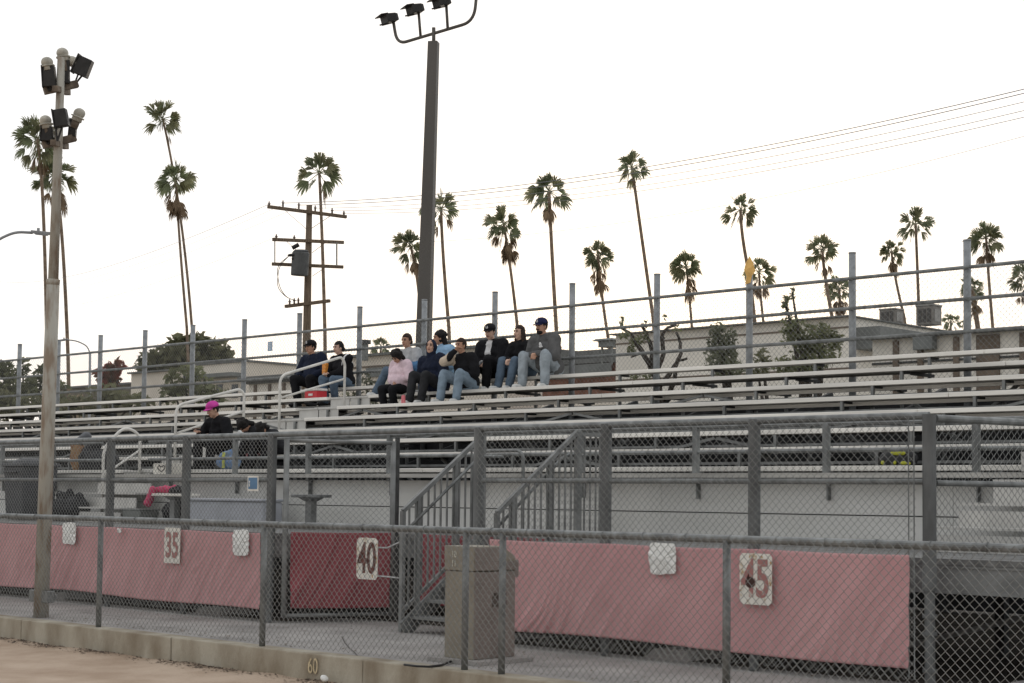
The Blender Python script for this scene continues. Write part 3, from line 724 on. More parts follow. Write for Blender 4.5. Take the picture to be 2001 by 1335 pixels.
# tan bag and dark bag on the lower rows at left
q = at(152, 892, 14.95); 
t = thing('tote_bag', (q.x, 14.95, 1.78), 'tan brown slouchy bag with a grey flap on the lower rows left of the handrail', 'bag')
g = MB(); z0 = rowZ(7)
g.caps((q.x - .02, 14.98, z0 + .10), (q.x - .06, 14.98, z0 + .40), .13, .12); g.caps((q.x + .08, 14.96, z0 + .14), (q.x + .12, 14.96, z0 + .34), .11, .09)
remesh(g, .016, 'body', mat('bag_tan', (.36, .245, .135), .85, 0, .3, 9, col2=(.20, .10, .05)), t, 3, fold(.018, 8))
g = MB(); g.caps((q.x + .02, 15.0, z0 + .50), (q.x + .16, 15.0, z0 + .56), .09, .10); remesh(g, .016, 'flap', mat('flap_grey', (.13, .135, .145), .8, 0, .2, 9), t, 3, fold(.012, 9))
q = at(182, 905, 14.95); g = MB(); g.caps((q.x - .2, 15.0, z0 + .18), (q.x + .42, 15.0, z0 + .15), .20, .17); g.caps((q.x - .22, 15.0, z0 + .3), (q.x + .02, 15.0, z0 + .45), .13, .10); g.box(q.x - .3, q.x + .5, 14.86, 15.1, z0 + .002, z0 + .14)
tag(remesh(g, .02, 'duffel_bag', mat('bag_dark', (.026, .027, .03), .8, 0, .3, 9), None, 3, fold(.016, 8)), 'dark grey duffel bag lying beside the tan bag on the front row', 'bag')
# blue and yellow tote, pale bundle near the woman in the pink cap
q = at(443, 905, 14.95)
t = thing('tote_bag', (q.x, 14.95, z0), 'blue tote bag with a yellow stripe on the front row below the pink cap', 'bag')
g = MB(); g.caps((q.x - .13, 14.97, z0 + .11), (q.x + .15, 14.97, z0 + .11), .10, .12); g.caps((q.x - .1, 14.97, z0 + .2), (q.x + .12, 14.97, z0 + .24), .08, .07)
remesh(g, .014, 'body', mat('tote_blue', (.065, .15, .33), .7, 0, .25, 8, col2=(.19, .26, .36)), t, 3, fold(.012, 9))
g = MB(); g.box(q.x + .03, q.x + .065, 14.84, 14.875, z0 + .02, z0 + .26); g.build('stripe', mat('stripe_yellow', (.55, .58, .12)), t, bevel=.004)
q = at(464, 878, 15.6); g = MB(); zz = rowZ(6); g.caps((q.x, 15.62, zz + .08), (q.x + .02, 15.62, zz + .24), .10, .09); g.caps((q.x - .02, 15.6, zz + .2), (q.x + .06, 15.6, zz + .34), .07, .05)
tag(remesh(g, .014, 'plastic_bag', mat('bag_white', (.62, .63, .62), .6, 0, .1, 12), None, 2, fold(.016, 10)), 'white plastic bag on the bench right of the woman in the pink cap', 'bag')
q = at(505, 880, 15.6); g = MB(); g.box(q.x - .26, q.x + .28, 15.38, 15.52, zz - .02 + .022, zz + .022); g.box(q.x - .26, q.x + .28, 15.36, 15.38, zz - .06, zz + .022)
tag(g.build('seat_mat', mat('mat_red', (.42, .05, .07), .7, 0, .1, 8), bevel=.004), 'red seat mat laid over the bench edge under the children', 'seat mat')
# hi-vis vest below the rows on the right
q = at(1752, 893, 15.36); g = MB()
for a, z, w, h in ((0, .05, .11, .06), (.07, .045, .05, .05), (-.16, -.06, .03, .04), (-.02, -.06, .025, .04), (.08, -.065, .06, .035), (.14, -.07, .03, .03)):
    g.ell((q.x + a, 15.36 + a * .1, q.z + z), w * .7, .02, h * .55, None, 8, 5)
g.cm = 1; g.ell((q.x + .0, 15.40, q.z - .02), .24, .03, .11, None, 12, 8)
tag(g.build('safety_vest', [mat('hivis', (.42, .43, .04), .6, 0, .15, 20), BLACK], smooth=True), 'dark vest with bright yellow patches hanging under the rows at right', 'vest')
# red cooler on the second row
q = at(614, 770, rowY(1) + .1); t = thing('cooler_box', (q.x, rowY(1) + .12, rowZ(1)), 'red cooler box with a white lid on the bench beside the aisle', 'cooler')
RED = mat('cooler_red', (.50, .025, .035), .5, 0, .08, 5)
z1 = rowZ(1); Y1 = rowY(1) + .13
g = MB(); g.box(q.x - .17, q.x + .19, Y1 - .12, Y1 + .12, z1, z1 + .13); g.build('body', RED, t, bevel=.012)
g = MB(); g.box(q.x - .18, q.x + .20, Y1 - .13, Y1 + .13, z1 + .132, z1 + .175); g.build('lid', mat('cooler_white', (.70, .66, .63)), t, bevel=.012)
g = MB(); g.box(q.x - .05, q.x + .07, Y1 - .13, Y1 - .122, z1 + .04, z1 + .08); g.build('latch', mat('cooler_white', (.7, .66, .63)), t)

# ------------------------------------------------------------------ people
SK = [mat('skin_%s' % n_, c_, .6, 0, .07, 14, spec=.3) for n_, c_ in (('warm', (.54, .33, .24)), ('tan', (.47, .27, .185)), ('fair', (.58, .38, .29)))]
HAIRB = mat('hair_black', (.010, .008, .007), .85, 0, .3, 30)
HAIRD = mat('hair_brown', (.032, .018, .012), .85, 0, .3, 30)
EYE = mat('eye_dark', (.02, .014, .012), .3)
LIP = mat('lip', (.24, .10, .085), .6)
def cl(name, c): return mat('cloth_' + name, c, .88, 0, .16, 9, spec=.15, bump=.05)
DENIM = cl('denim', (.20, .26, .32)); DENIML = cl('pale_denim', (.30, .34, .37)); DENIMD = cl('dark_denim', (.10, .14, .19))
BLK = cl('black', (.012, .012, .014)); NAVY = cl('navy', (.013, .018, .036)); CHAR = cl('charcoal', (.03, .031, .034))
SHOEW = mat('shoe_white', (.62, .62, .60), .6); SHOEB = mat('shoe_black', (.015, .015, .016), .5)
BADGE = mat('badge_white', (.7, .7, .7), .6)

def ik(a, c, l1, l2, pole):
    d = c - a; D = min(d.length, (l1 + l2) * .999); u = d.normalized()
    c = a + u * D; x = (l1 * l1 - l2 * l2 + D * D) / (2 * D); h = sqrt(max(0, l1 * l1 - x * x))
    w = pole - u * pole.dot(u)
    return a + u * x + (w.normalized() if w.length > 1e-4 else V((0, 0, 1))) * h, c

def person(label, px, k, top, trs, skin=0, hair='short', hairm=None, s=1.0, lean=.18, side=0., yaw=0., hyaw=-20, hpitch=4, hroll=0, feet='front', spread=.12,
           hands=None, cap=None, capm=None, badge=True, hood=None, shoes=None, shirt=None, girth=1.0, split=None, sleeves=None, dy=0., grp='spectators seated on the bleachers', footdx=0., knee_l=None, stripe=False, emblem=False, beard=False, longsl=True, hairover=False, elbow=.95):
    hairm = hairm or HAIRB; shoes = shoes or SHOEW; skin = SK[skin]
    Ys = rowY(k) + .13 + dy; zs = rowZ(k)
    X = at(px, at_y(px, Ys, zs), Ys).x
    R3 = Matrix.Rotation(radians(yaw), 3, 'Z')
    hip = V((X, Ys, zs + .10 * s))
    f = R3 @ V((0, -1, 0)); l = R3 @ V((1, 0, 0)); u = V((0, 0, 1))
    P = lambda a, b, c: hip + f * a * s + l * b * s + u * c * s
    # spine
    ln = lean; ch = hip + (f * sin(ln) * .30 + u * cos(ln) * .30 + l * side * .3) * s
    nk = hip + (f * sin(ln * 1.15) * .50 + u * cos(ln * 1.15) * .50 + l * side * .5) * s
    tu = (nk - hip).normalized(); tl = (l - tu * l.dot(tu)).normalized(); tf = tl.cross(tu) * -1
    if tf.dot(f) < 0: tf = -tf
    sh = {q: nk - tu * .055 * s + tl * (q * .188 * s * (.72 + .28 * girth)) for q in (-1, 1)}
    Rh = R3 @ Matrix.Rotation(radians(hyaw), 3, 'Z') @ Matrix.Rotation(radians(hpitch), 3, 'X') @ Matrix.Rotation(radians(hroll), 3, 'Y')
    hf = Rh @ V((0, -1, 0)); hl = Rh @ V((1, 0, 0)); hu = Rh @ V((0, 0, 1))
    hc = nk + tu * .035 * s + hu * .125 * s + hf * .025 * s        # middle of the head
    hw = {q: hip + l * (q * .095 * s) for q in (-1, 1)}
    # legs
    kn, an, toe = {}, {}, {}
    for q in (-1, 1):
        if feet == 'front': az_ = rowZ(k + 1) - .008 + .088 * s; ay = rowY(k) - .29
        else: az_ = rowZ(k) - (.36 if k == 0 else .40) + .088 * s; ay = rowY(k) - .20
        fx_ = X + q * spread * 1.05 * s + footdx
        an[q] = V((fx_, ay + (.03 if q > 0 else -.02), az_))
        kn[q], an[q] = ik(hw[q], an[q], .43 * s, .42 * s, V((0, -1, 0)) + u * 1.0 + l * q * (.15 + spread))
        fd = (f + l * q * .18).normalized()
        toe[q] = an[q] + fd * .15 * s - u * .05 * s
    # arms
    hands = hands or {-1: ('knee', 0, 0, 0), 1: ('knee', 0, 0, 0)}
    el, wr, fdir = {}, {}, {}
    for q in (-1, 1):
        h = hands[q]
        if h[0] == 'knee': tgt = kn[q] + V((0, 0, .075 * s)) - f * .10 * s - l * q * .02 * s
        elif h[0] == 'mid': tgt = (kn[-1] + kn[1]) / 2 + V((0, 0, .03 * s)) - f * .03 * s + l * q * .045 * s
        elif h[0] == 'face': tgt = hc + hf * .13 * s - hu * .10 * s + hl * q * .03 * s
        elif h[0] == 'lap': tgt = hip + f * .22 * s + l * q * .06 * s + u * .10 * s
        else: tgt = P(h[1], h[2], h[3])
        el[q], wr[q] = ik(sh[q], tgt, .285 * s, .25 * s, -u * .8 + l * q * elbow - f * .35)
        fdir[q] = (wr[q] - el[q]).normalized()
        if h[0] in ('knee', 'mid'): fdir[q] = (fdir[q] + f * .3 - u * .7).normalized()
    root = thing('person', (X, Ys, zs), label, 'person', grp)
    # ---- body: one continuous surface
    b = MB(); G = girth
    b.caps(hip + l * .05 * s, hip - l * .05 * s, .105 * s, .105 * s); b.caps(hip, ch, .12 * s, .125 * s); b.caps(ch + tl * .05 * s, ch - tl * .05 * s, .115 * s, .115 * s)
    b.caps(ch, nk - tu * .06 * s, .12 * s, .085 * s); b.caps(sh[-1], sh[1], .062 * s, .062 * s); b.caps(nk - tu * .04 * s, nk + tu * .09 * s + hf * .005, .060 * s, .052 * s)
    HR = Matrix((hl, hf, hu)).transposed()
    b.ell(hc + hu * .015 * s, .074 * s, .092 * s, .108 * s, HR); b.ell(hc - hu * .055 * s + hf * .022 * s, .058 * s, .068 * s, .062 * s, HR); b.ell(hc - hu * .095 * s + hf * .055 * s, .026 * s, .024 * s, .022 * s, HR)
    b.caps(hc + hu * .012 * s + hf * .092 * s, hc - hu * .028 * s + hf * .108 * s, .010 * s, .0165 * s, 8)
    b.caps(hc + hu * .032 * s + hf * .084 * s - hl * .036 * s, hc + hu * .032 * s + hf * .084 * s + hl * .036 * s, .013 * s, .013 * s, 8)
    for q in (-1, 1):
        b.ell(hc - hu * .008 * s + hl * q * .074 * s, .011 * s, .020 * s, .032 * s, HR, 8, 6)
        b.ell(hc - hu * .03 * s + hf * .07 * s + hl * q * .032 * s, .022 * s, .02 * s, .022 * s, HR, 8, 6)
        b.caps(hw[q], kn[q], .085 * s, .058 * s); b.caps(kn[q], an[q], .056 * s, .040 * s); b.caps(an[q] - u * .045 * s - f * .03 * s, toe[q], .038 * s, .030 * s)
        b.caps(sh[q], el[q], .050 * s, .040 * s); b.caps(el[q], wr[q], .040 * s, .028 * s)
        hd = fdir[q]; pn = (f * .3 - u).normalized(); sd = hd.cross(pn).normalized(); pn = sd.cross(hd).normalized()
        inn = sd if sd.dot(l) * q < 0 else -sd
        pm = wr[q] + hd * .075 * s
        b.caps(wr[q] + hd * .02 * s, pm - sd * .022 * s, .026 * s, .019 * s, 8); b.caps(wr[q] + hd * .02 * s, pm + sd * .022 * s, .026 * s, .019 * s, 8)
        for i, (o_, L_) in enumerate(((-.033, .062), (-.011, .076), (.011, .080), (.033, .070))):
            a0 = pm + sd * o_ * s; a1 = a0 + (hd * .85 + pn * .3).normalized() * L_ * .5 * s; a2 = a1 + (hd * .5 + pn * .75).normalized() * L_ * .55 * s
            b.caps(a0, a1, .0105 * s, .0098 * s, 6); b.caps(a1, a2, .0098 * s, .0082 * s, 6)
        t0 = wr[q] + hd * .035 * s + inn * .024 * s; t1 = t0 + (hd * .6 + inn * .65).normalized() * .045 * s; t2 = t1 + (hd * .9 + pn * .35).normalized() * .032 * s
        b.caps(t0, t1, .013 * s, .0115 * s, 6); b.caps(t1, t2, .0115 * s, .009 * s, 6)
    remesh(b, .0095, 'body', skin, root, 2)
    # face
    for q in (-1, 1):
        g = MB(); g.ell(hc + hu * .012 * s + hf * .0925 * s + hl * q * .033 * s, .0155 * s, .006 * s, .0088 * s, HR, 8, 5); g.build('eye', EYE, root, smooth=True)
        g = MB(); g.caps(hc + hu * .034 * s + hf * .096 * s + hl * q * .018 * s, hc + hu * .034 * s + hf * .088 * s + hl * q * .052 * s, .0080 * s, .0050 * s, 6); g.build('eyebrow', hairm, root, smooth=True)
    g = MB(); g.ell(hc - hu * .062 * s + hf * .091 * s, .026 * s, .008 * s, .0085 * s, HR, 10, 5); g.build('mouth', LIP, root, smooth=True)
    if beard:
        g = MB(); g.ell(hc - hu * .085 * s + hf * .050 * s, .052 * s, .048 * s, .036 * s, HR); g.caps(hc - hu * .045 * s + hf * .097 * s - hl * .03 * s, hc - hu * .045 * s + hf * .097 * s + hl * .03 * s, .010 * s, .010 * s, 6); remesh(g, .008, 'beard', hairm, root, 2)
    # ---- clothes
    G0 = G; G = 1 + (G - 1) * .55; t_ = MB(); e = .024 * s
    t_.caps(hip + tl * .05 * s * G + tu * .02 * s, hip - tl * .05 * s * G + tu * .02 * s, .118 * s * G + e, .118 * s * G + e)
    bell = hip + tu * .14 * s + tf * .035 * s * (G - .9) * 4
    t_.caps(bell + tl * .055 * s * G, bell - tl * .055 * s * G, .125 * s * G + e, .125 * s * G + e)
    t_.caps(ch + tl * .06 * s * G, ch - tl * .06 * s * G, .122 * s * G + e, .122 * s * G + e); t_.caps(ch, nk - tu * .07 * s, .13 * s * G + e, .09 * s + e)
    t_.caps(sh[-1], sh[1], .068 * s + e, .068 * s + e); t_.caps(nk - tu * .06 * s, nk + tu * .012 * s, .082 * s + e * .4, .062 * s + e * .3)
    for q in (-1, 1):
        t_.caps(sh[q], el[q], .064 * s * (.5 + .5 * G0) + e, .056 * s * (.55 + .45 * G0) + e * .8)
        if longsl: t_.caps(el[q], wr[q] - fdir[q] * .0 * s, .054 * s * (.6 + .4 * G) + e * .8, .036 * s + e * .5)
    cols = [top] if not isinstance(top, (list, tuple)) else list(top)
    mf = None
    if split == 'block': mf = lambda c: 1 if (c - hip).dot(tu) < .30 * s else 0
    if split == 'front': mf = lambda c: 1 if (abs((c - ch).dot(tl)) < .055 * s and (c - ch).dot(tf) > .06 * s and (c - hip).dot(tu) > .12 * s) else 0
    def sd_(c, p, q_):
        d_ = q_ - p; t__ = max(0., min(1., (c - p).dot(d_) / d_.length_squared)); return (c - p - d_ * t__).length
    if split == 'sleeve': mf = lambda c: 1 if min(sd_(c, sh[-1].lerp(el[-1], .25), el[-1]), sd_(c, el[-1], wr[-1])) < .115 * s and (c - ch).dot(tl) < -.10 * s else 0
    if split == 'stripe': mf = lambda c: 1 if (abs((c - (sh[1] + el[1]) / 2).dot((el[1] - sh[1]).normalized().cross(f).normalized())) < .02 * s and (c - (sh[1] + el[1]) / 2).length < .26 * s and (c - sh[1]).dot(l) > -.02 * s) else 0
    remesh(t_, .014, 'jacket' if longsl else 'shirt', cols, root, 3, lambda co: s * (.010 * mnoise.noise(co * 9) + .009 * abs(mnoise.noise(co * 17 + V((5, 2, 1)))) - .002), mf)
    j = MB(); e2 = .016 * s
    j.caps(hip + l * .05 * s * G, hip - l * .05 * s * G, .115 * s * G + e2, .115 * s * G + e2)
    for q in (-1, 1):
        j.caps(hw[q], kn[q], .096 * s * (.6 + .4 * G) + e2, .066 * s + e2); j.caps(kn[q], an[q] + u * .01, .066 * s + e2, .056 * s + e2)
    remesh(j, .013, 'trousers', trs, root, 3, lambda co: s * (.008 * mnoise.noise(co * 11) + .008 * abs(mnoise.noise(co * 19 + V((5, 2, 1)))) - .002))
    for q in (-1, 1):
        g = MB(); hb = an[q] - u * .048 * s - f * .035 * s; g.caps(hb, toe[q] - u * .003, .044 * s, .040 * s); g.caps(an[q] - u * .01, hb + f * .04 * s + u * .02, .046 * s, .046 * s)
        mn = min(v_[2] for v_ in g.v)
        remesh(g, .010, 'shoe', shoes, root, 2)
    # ---- hair
    if hair:
        g = MB()
        if hair in ('short', 'bun', 'long', 'curly', 'pony'):
            tip = -.018 if hair != 'long' else -.012
            g.ell(hc + hu * .028 * s - hf * .008 * s, .086 * s, .104 * s, .110 * s, HR)
        if hair == 'long':
            for q in (-1, 1): g.caps(hc + hl * q * .060 * s - hf * .015 * s, nk + tl * q * .085 * s - tf * .0 * s - tu * .06 * s, .042 * s, .036 * s); g.caps(hc + hl * q * .07 * s + hf * .012 * s, nk + tl * q * .10 * s + tf * .05 * s - tu * .08 * s, .028 * s, .026 * s)
            g.caps(hc - hf * .06 * s, nk - tf * .05 * s - tu * .10 * s, .06 * s, .055 * s)
        if hair == 'curly':
            r_ = random.Random(px)
            for i in range(34):
                a = V((r_.gauss(0, 1), r_.gauss(0, 1), r_.gauss(.35, .8))).normalized()
                if a.y > .55 and a.z < .4: continue
                g.ell(hc + HR @ V((a.x * .092, a.y * .092 - .025, a.z * .10 + .02)) * s, .036 * s, .036 * s, .036 * s, None, 7, 5)
            for q in (-1, 1): g.caps(hc - hf * .06 * s + hl * q * .04 * s, hc - hf * .085 * s - hu * .13 * s + hl * q * .05 * s, .052 * s, .045 * s)
        if hair == 'pony': g.caps(hc - hf * .08 * s + hu * .02 * s, hc - hf * .15 * s - hu * .12 * s, .035 * s, .022 * s)
        if hair == 'bun': g.ell(hc - hf * .10 * s - hu * .02 * s, .04 * s, .04 * s, .04 * s, HR)
        # keep the face free
        face = lambda co: 0
        o = remesh(g, .011, 'hair', hairm, root, 2, lambda co: .006 * s * mnoise.noise(co * 45))
        for v_ in o.data.vertices:
            d = v_.co - hc; a, b_, c_ = d.dot(hl), d.dot(hf), d.dot(hu)
            lim = (.060 if hair != 'long' else .050) * s
            top_ = .058 * s if hair != 'curly' else .05 * s
            if hairover: continue
            if abs(a) < .073 * s and b_ > .0 and c_ < top_ and c_ > -.16 * s: v_.co = v_.co - hf * (b_ - min(b_, .0 + .004)) 
            elif abs(a) < .2 * s and c_ < -.03 * s and b_ > -.02 * s and hair in ('short', 'bun', 'pony'): v_.co = v_.co + hu * (-.03 * s - c_) - hf * .02 * s
    if cap:
        g = MB(); cc_ = hc + hu * .045 * s - hf * .004 * s
        nU, nV = 18, 7; base = 0
        for i in range(nV + 1):
            th = (pi / 2) * i / nV
            for jx in range(nU):
                ph = 2 * pi * jx / nU; kk = 1.0 + .05 * cos(ph)
                g.v.append(tuple(cc_ + HR @ V((.089 * sin(th) * cos(ph), .104 * sin(th) * sin(ph), .088 * cos(th) ** .85 if th < pi / 2 else -.004)) * s))
        for i in range(nV):
            for jx in range(nU):
                a = i * nU + jx; b_ = i * nU + (jx + 1) % nU; g.f.append((a, a + nU, b_ + nU, b_)); g.mi.append(0)
        co = g.build('cap', cap, root, smooth=True); co.modifiers.new('s', 'SOLIDIFY').thickness = .006
        g = MB(); n = 9; top_, bot = [], []
        for i in range(n + 1):
            a = pi * (.14 + .72 * i / n); x_, y_ = .086 * cos(a), .098 * sin(a)
            x2, y2 = .080 * cos(a), .098 * sin(a) + .075 * sin(a) ** .7
            zc = -.002 - .010 * (cos(a) ** 2)
            g.v.append(tuple(cc_ + HR @ V((x_, y_, zc)) * s)); g.v.append(tuple(cc_ + HR @ V((x2, y2, zc - .016)) * s))
        for i in range(n): g.f.append((2 * i, 2 * i + 1, 2 * i + 3, 2 * i + 2)); g.mi.append(0)
        bo = g.build('visor', cap, co, smooth=True); bo.modifiers.new('s', 'SOLIDIFY').thickness = .005
        if badge:
            q = cc_ + hf * .106 * s + hu * .040 * s
            g = MB()
            g.obox(q - hl * .012 * s, hl, hf, hu, .008 * s, .006, .040 * s); g.obox(q - hu * .018 * s, hl, hf, hu, .032 * s, .006, .008 * s)
            g.bar(q + hl * .004 * s - hu * .02 * s, q + hl * .014 * s + hu * .022 * s, .006, .007); g.bar(q + hl * .024 * s - hu * .02 * s, q + hl * .014 * s + hu * .022 * s, .006, .007)
            remesh(g, .004, 'emblem', BADGE, co, 0)
    if hood:
        g = MB(); g.ell(hc + hu * .012 * s - hf * .022 * s, .098 * s, .108 * s, .128 * s, HR); g.caps(hc - hu * .09 * s - hf * .02 * s, nk - tu * .0 * s, .085 * s, .09 * s)
        o = remesh(g, .012, 'hood', hood, root, 2, fold(.008, 14))
        for v_ in o.data.vertices:
            d = v_.co - hc; a, b_, c_ = d.dot(hl), d.dot(hf), d.dot(hu)
            rr = (a / (.064 * s)) ** 2 + ((c_ + .012 * s) / (.092 * s)) ** 2
            if b_ > 0 and rr < 1.0: v_.co = v_.co - hf * (b_ + .02 * s)
    if emblem:
        q = ch + tf * (.150 * s * G + .012) + tl * .075 * s + tu * .11 * s
        g = MB(); g.ell(q, .028 * s, .012, .040 * s, Matrix((tl, tf, tu)).transposed(), 8, 6); g.ell(q - tu * .03 * s, .04 * s, .012, .018 * s, Matrix((tl, tf, tu)).transposed(), 8, 6); g.build('emblem', BADGE, root, smooth=True)
    return dict(root=root, hip=hip, wr=wr, fd=fdir, kn=kn, hc=hc, hf=hf)
def at_y(px, Y, z):
    # image row of a point at column px, depth Y, height z
    lo, hi = 0., 1335.
    for _ in range(40):
        m_ = (lo + hi) / 2
        if at(px, m_, Y).z > z: lo = m_
        else: hi = m_
    return (lo + hi) / 2
GREYC = cl('grey', (.105, .105, .105)); LGREY = cl('light_grey', (.40, .41, .42)); LBLUE = cl('light_blue', (.27, .43, .60)); PINK = cl('pink', (.68, .53, .58)); BEIGE = cl('beige', (.48, .40, .31)); WHT = cl('white', (.66, .66, .66)); BLUEC = cl('mid_blue', (.09, .20, .36))
CAPB = cl('cap_black', (.014, .014, .016)); CAPN = cl('cap_blue', (.018, .022, .065)); CAPP = cl('cap_pink', (.60, .07, .36))
HK = ('knee', 0, 0, 0)
person('heavy man in a black cap and navy jacket sitting with hands on his knees', 624, 0, NAVY, BLK, 1, 'short', s=1.08, lean=.24, side=-.06, hyaw=-2, feet='own', spread=.17, cap=CAPB, girth=1.6, elbow=1.1, shoes=SHOEB, hands={-1: HK, 1: HK})
p2 = person('person in a white-striped black jacket and jeans holding an orange snack bag', 676, 0, [BLK, WHT], DENIMD, 2, 'bun', s=1.0, lean=.22, side=-.05, hyaw=-8, feet='own', spread=.10, hands={-1: ('p', .34, -.17, .17), 1: ('p', .34, -.10, .12)}, split='stripe', girth=1.25, shoes=SHOEB, footdx=-.05)
w = p2['wr'][-1] + p2['fd'][-1] * .06
t = thing('snack_bag', w - V((0, 0, .05)), 'orange snack bag held up by the person in the striped jacket', 'snack bag')
g = MB(); g.obox(w + V((0, -.03, .07)), V((1, 0, 0)), V((0, 1, 0)), V((.12, 0, .99)).normalized(), .10, .055, .20, 1.25); g.build('pouch', mat('snack_orange', (.62, .24, .04), .5, 0, .3, 30), t, bevel=.015)
g = MB(); g.obox(w + V((-.0, -.03, -.035)), V((1, 0, 0)), V((0, 1, 0)), V((0, 0, 1)), .09, .05, .03); g.build('lower_band', mat('snack_pale', (.6, .5, .42)), t, bevel=.006)
person('person in a grey and blue colour-block sweatshirt sitting behind the one in pink', 808, 0, [LGREY, BLUEC], DENIMD, 1, 'bun', hairm=HAIRD, s=1.03, lean=.20, side=-.04, hyaw=6, feet='front', spread=.2, split='block', girth=1.3, footdx=-.30)
person('child in a pale pink hooded sweatshirt with dark hair hanging over the face', 788, 1, PINK, BLK, 1, 'curly', s=.92, lean=.14, yaw=-10, hyaw=20, hpitch=46, feet='own', spread=.11, hairover=True, elbow=1.5, hands={-1: ('p', .22, .02, .10), 1: ('p', .16, .12, .14)}, shoes=SHOEB, girth=1.55, dy=-.02)
person('person with a navy sweatshirt hood up and charcoal trousers', 856, 1, NAVY, CHAR, 0, None, s=1.02, lean=.22, side=-.08, hyaw=26, hpitch=-8, feet='front', spread=.11, hood=NAVY, hands={-1: ('lap', 0, 0, 0), 1: ('lap', 0, 0, 0)}, girth=1.5, footdx=-.12)
person('person with long curly dark hair in a light blue top behind the navy hood', 870, 0, LBLUE, DENIMD, 1, 'curly', s=1.03, lean=.16, hyaw=-32, hpitch=6, feet='front', hands={-1: ('lap', 0, 0, 0), 1: ('lap', 0, 0, 0)}, girth=1.3)
person('boy in a black top with a beige sleeve and pale jeans, hand at his mouth', 916, 1, [BLK, BEIGE], DENIM, 1, 'short', hairm=HAIRD, s=1.0, lean=.22, side=-.05, hyaw=0, feet='front', spread=.16, hands={-1: ('face', 0, 0, 0), 1: ('lap', 0, 0, 0)}, split='sleeve', footdx=-.06, girth=1.3)
p8 = person('man in a black cap and black zip jacket over a white shirt, looking down', 970, 0, [BLK, WHT], BLK, 2, 'short', s=1.08, lean=.20, side=-.03, yaw=8, hyaw=8, hpitch=12, feet='front', spread=.12, cap=CAPB, split='front', hands={-1: ('p', .34, -.05, .12), 1: ('p', .34, .06, .12)}, shoes=SHOEW, girth=1.4)
t = thing('mobile_phone', p8['wr'][-1], 'dark mobile phone held low by the man in the white shirt', 'phone')
q = (p8['wr'][-1] + p8['wr'][1]) / 2 + V((0, -.10, -.01)); g = MB(); g.obox(q, V((1, 0, 0)), V((0, .75, .66)), V((0, -.66, .75)), .07, .14, .01); g.build('case', BLACK, t, bevel=.003)
g = MB(); g.obox(q + V((0, -.66, .75)) * .0057, V((1, 0, 0)), V((0, .75, .66)), V((0, -.66, .75)), .062, .128, .001); g.build('screen', DKGREY, t)
person('woman with long brown hair in a black top and blue jeans, hands clasped', 1030, 0, BLK, DENIMD, 2, 'long', hairm=HAIRD, s=1.0, lean=.26, side=-.03, hyaw=-4, hpitch=-2, feet='front', spread=.10, hands={-1: ('mid', 0, 0, 0), 1: ('mid', 0, 0, 0)}, footdx=-.14, girth=1.06)
person('man in a blue cap, grey hooded sweatshirt and pale jeans, hands between his knees', 1076, 0, GREYC, DENIML, 1, 'short', s=1.10, lean=.24, side=-.05, hyaw=0, hpitch=6, feet='front', spread=.20, cap=CAPN, hands={-1: ('mid', 0, 0, 0), 1: ('mid', 0, 0, 0)}, girth=1.45, emblem=True, beard=True)
p11 = person('woman in a bright pink cap and black short-sleeved shirt leaning over a phone', 440, 6, BLK, BLK, 0, 'short', s=1.02, lean=.30, hyaw=-4, hpitch=20, feet='front', cap=CAPP, badge=False, hands={-1: ('p', .40, -.18, .26), 1: ('p', .34, .12, .20)}, longsl=False, shoes=SHOEB, girth=1.12)
t = thing('mobile_phone', p11['wr'][-1], 'mobile phone in the hand of the woman in the pink cap', 'phone')
q = p11['wr'][-1] + p11['fd'][-1] * .12 + V((0, 0, .02)); g = MB(); g.obox(q, V((0, 1, 0)), V((1, 0, 0)), V((0, 0, 1)), .12, .07, .01); g.build('case', mat('case_brown', (.16, .09, .06)), t, bevel=.003)
person('child with curly black hair bending forward on the bench right of the pink cap', 522, 6, CHAR, BLK, 1, 'curly', s=.86, lean=.62, yaw=-10, hyaw=-5, hpitch=72, hairover=True, feet='front', hands={-1: ('lap', 0, 0, 0), 1: ('lap', 0, 0, 0)}, shoes=SHOEB)
person('smaller child in dark clothes bending far forward beside the curly-haired child', 544, 6, CHAR, BLK, 1, 'curly', s=.80, lean=.72, yaw=10, hyaw=10, hpitch=75, hairover=True, feet='front', hands={-1: ('lap', 0, 0, 0), 1: ('lap', 0, 0, 0)}, shoes=SHOEB)
# pink drink pouch by the shoes
q = at(788, 787, rowY(2) + .06); q.z = rowZ(2); g = MB(); g.obox(q + V((0, 0, .07)), V((1, 0, 0)), V((0, 1, 0)), V((0, 0, 1)), .075, .05, .14, .8)
tag(g.build('drink_pouch', mat('pouch_pink', (.60, .16, .18), .5, 0, .2, 30), bevel=.012), 'small pink drink pouch on the bench by the navy-hooded person\'s shoes', 'drink')

# ------------------------------------------------------------------ short lamp pole with old floodlights
PB = atZ(80, 1205, 0); PD = proj_d = (PB - C0).dot(fw)
pt = atD(120, 112, PD - .15)
t = thing('floodlight_pole', PB, 'brown weathered pole with two clusters of old floodlights, standing on the pavement at left', 'light pole')
ax = (pt - PB)
def on(y): return PB + ax * ((1205 - y) / (1205 - 112))
g = MB(); g.tube([on(1230), on(800), on(545)], [.092, .082, .076], 16); g.tube([on(560), on(300), on(112)], [.062, .052, .046], 16); g.tube([on(555), on(545), on(542)], [.076, .082, .05], 16)
g.build('pole', BROWNP, t, smooth=True)
LAMPB = mat('lamp_black', (.022, .021, .020), .6, 0, .3, 12); LAMPC = mat('lamp_cap', (.42, .40, .34), .7, 0, .25, 12); WD = mat('arm_rust', (.21, .17, .13), .85, 0, .4, 8, col2=(.09, .07, .055))
DP = (on(300) - C0).dot(fw)
def pa(x, y, dd=0): return atD(x, y, DP + dd)
